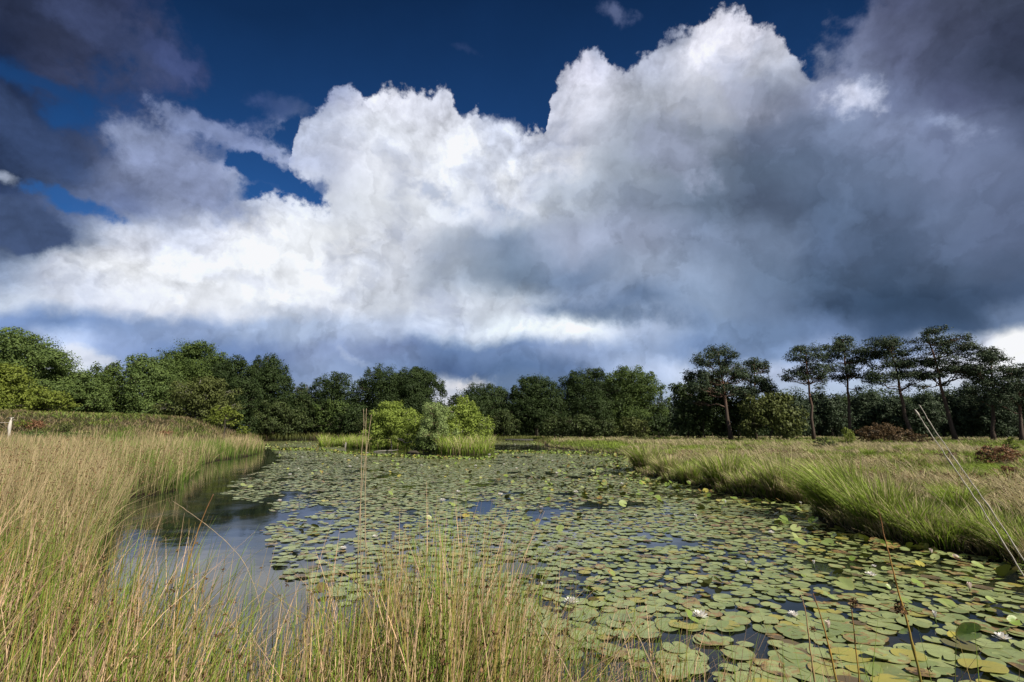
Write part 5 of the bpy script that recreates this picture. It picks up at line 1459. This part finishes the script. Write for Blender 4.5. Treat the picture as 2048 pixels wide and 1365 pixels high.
DE = [(0, 1), (1, 2), (2, 3), (3, 4), (4, 5), (2, 6), (6, 7), (2, 8), (8, 9), (0, 10), (10, 11), (11, 12), (0, 13), (13, 14), (14, 15), (0, 16), (16, 17)]
skin_body('body', DV, DE, [.11, .12, .14, .08, .08, .045, .045, .03, .045, .03, .06, .04, .03, .06, .04, .03, .03, .02], m_dog, de)

# fence post on the heath mound
Yf = 42.0; Xf = at(20, Yf, 2.0)
zf = zat(862, Yf)
zg = float(gz(np.array([Xf]), np.array([Yf]))[0])
e = empty('fence_post', (Xf, Yf, zg)); tag(e, 'bleached pale fence post at the left edge on the heath mound', 'post')
h_ = zat(836, Yf) - zg
mb = MB(); r = np.random.default_rng(5)
mb.tube([(0, 0, -.2), (.03, 0, h_ * .3), (-.03, 0, h_ * .62), (0, 0, h_ * .9)], [.08, .085, .12, .07], 9); mb.build('post', m_pale_wood, e, smooth=True)
mb = MB(); mb.tube([(-.02, 0, h_ * .85), (.02, 0, h_)], [.05, .05], 6); mb.tube([(-.20, 0, h_ + .01), (.20, 0, h_ + .02)], [.025, .025], 5)
mb.tube([(0, 0, h_ * .88), (.30, 0, h_ * .93)], [.02, .012], 5); mb.build('bracket', m_pale_wood, e)
mb = MB(); mb.tube([(-.05, 0, h_ * .80), (-3, .3, h_ * .79), (-7, .5, h_ * .82)], [.012, .012, .012], 4); mb.build('wire', m_pale_wood, e)

# wood lying at the island
for (px, py, L, rz, lab, nm) in [(772, 903, 1.9, .15, 'pale dead branch floating in the dark water before the island', 'dead_branch'), (826, 906, .9, -.1, 'short dark log lying in the water below the young pine', 'log'), (690, 896.5, .5, 0, 'small grey broken stump on the water edge of the island', 'tree_stump')]:
    X, Y = gpt(px, py, 0.03); r = np.random.default_rng(int(px))
    mb = MB()
    if nm == 'tree_stump':
        mb.tube([(0, 0, -.1), (.02, 0, .25), (.06, 0, .48), (.04, 0, .58)], [.11, .085, .07, .02], 7); mb.tube([(.03, 0, .25), (-.15, 0, .42)], [.03, .01], 5)
        m_ = BARK['grey']
    elif nm == 'log':
        mb.tube([(-L / 2, 0, 0), (-L * .2, .03, .07), (L * .25, 0, .08), (L / 2, .05, .0)], [.06, .12, .11, .05], 8); m_ = BARK['oak']
    else:
        mb.tube([(-L / 2, 0, .0), (-L * .2, .05, .05), (L * .2, 0, .06), (L / 2, .06, .14)], [.05, .05, .035, .015], 7); mb.tube([(0, 0, .05), (.4, -.2, .16)], [.025, .01], 5); mb.tube([(-.3, 0, .05), (.0, .25, .12)], [.025, .01], 5); m_ = BARK['grey']
    o = mb.build(nm, m_, None, True, (X, Y, 0.02)); o.rotation_euler = (0, 0, rz); tag(o, lab, nm.replace('_', ' '))

# withered bracken patches on the mound
for i, (px, py, hw, hh, Y, lab) in enumerate([(75, 848, 16, 7, 47, 'red-brown bracken patch right of the fence post'), (176, 880, 16, 6, 37, 'red-brown bracken patch low in front of the mound above the reeds'),
    (334, 866, 11, 6, 46, 'red-brown bracken patch near the right end of the mound'), (300, 851, 13, 3, 55, 'thin red-brown bracken strip on the right shoulder of the mound')]):
    z = zat(py, Y); X = at(px, Y, z); r = np.random.default_rng(900 + i)
    lb = [(X + r.uniform(-.6, .6) * hw / F * Y, Y + r.uniform(-.5, .5), z - .1 + r.uniform(-.1, .1), hw / F * Y * .6, .7, max(hh / F * Y, .2)) for _ in range(6)]
    o = tree('bracken', lab, 'bracken', (X, Y), lb, 'rust', size=.14, cover=2.5, tr=.02, seed=900 + i, group='bracken patches on the mound')
# bright young shrubs in the heath
for i, (px, py, hw, hh, Y, lf, lab) in enumerate([(48, 846, 7, 8, 46, 'yellow', 'tiny light green seedling right of the fence post'), (205, 850, 22, 7, 50, 'yellow', 'low yellow-green scrub on the crest of the mound'),
    (62, 872, 22, 9, 40, 'oakmid', 'leafy green bramble low at the left edge above the reeds'), (150, 872, 20, 7, 40, 'oak', 'green bramble between the left edge and the lower bracken patch'), (380, 862, 16, 5, 50, 'olive', 'low olive scrub left of the small leaning tree')]):
    z = zat(py, Y); X = at(px, Y, z)
    lb = [(X + q * hw / F * Y * .6, Y + .3 * q, z, hw / F * Y * .45, .5, hh / F * Y) for q in (-1, -.3, .3, 1)]
    tree('bush', lab, 'bush', (X, Y), lb, lf, size=.12, cover=2.2, tr=.02, seed=930 + i, group='low scrub on the mound')
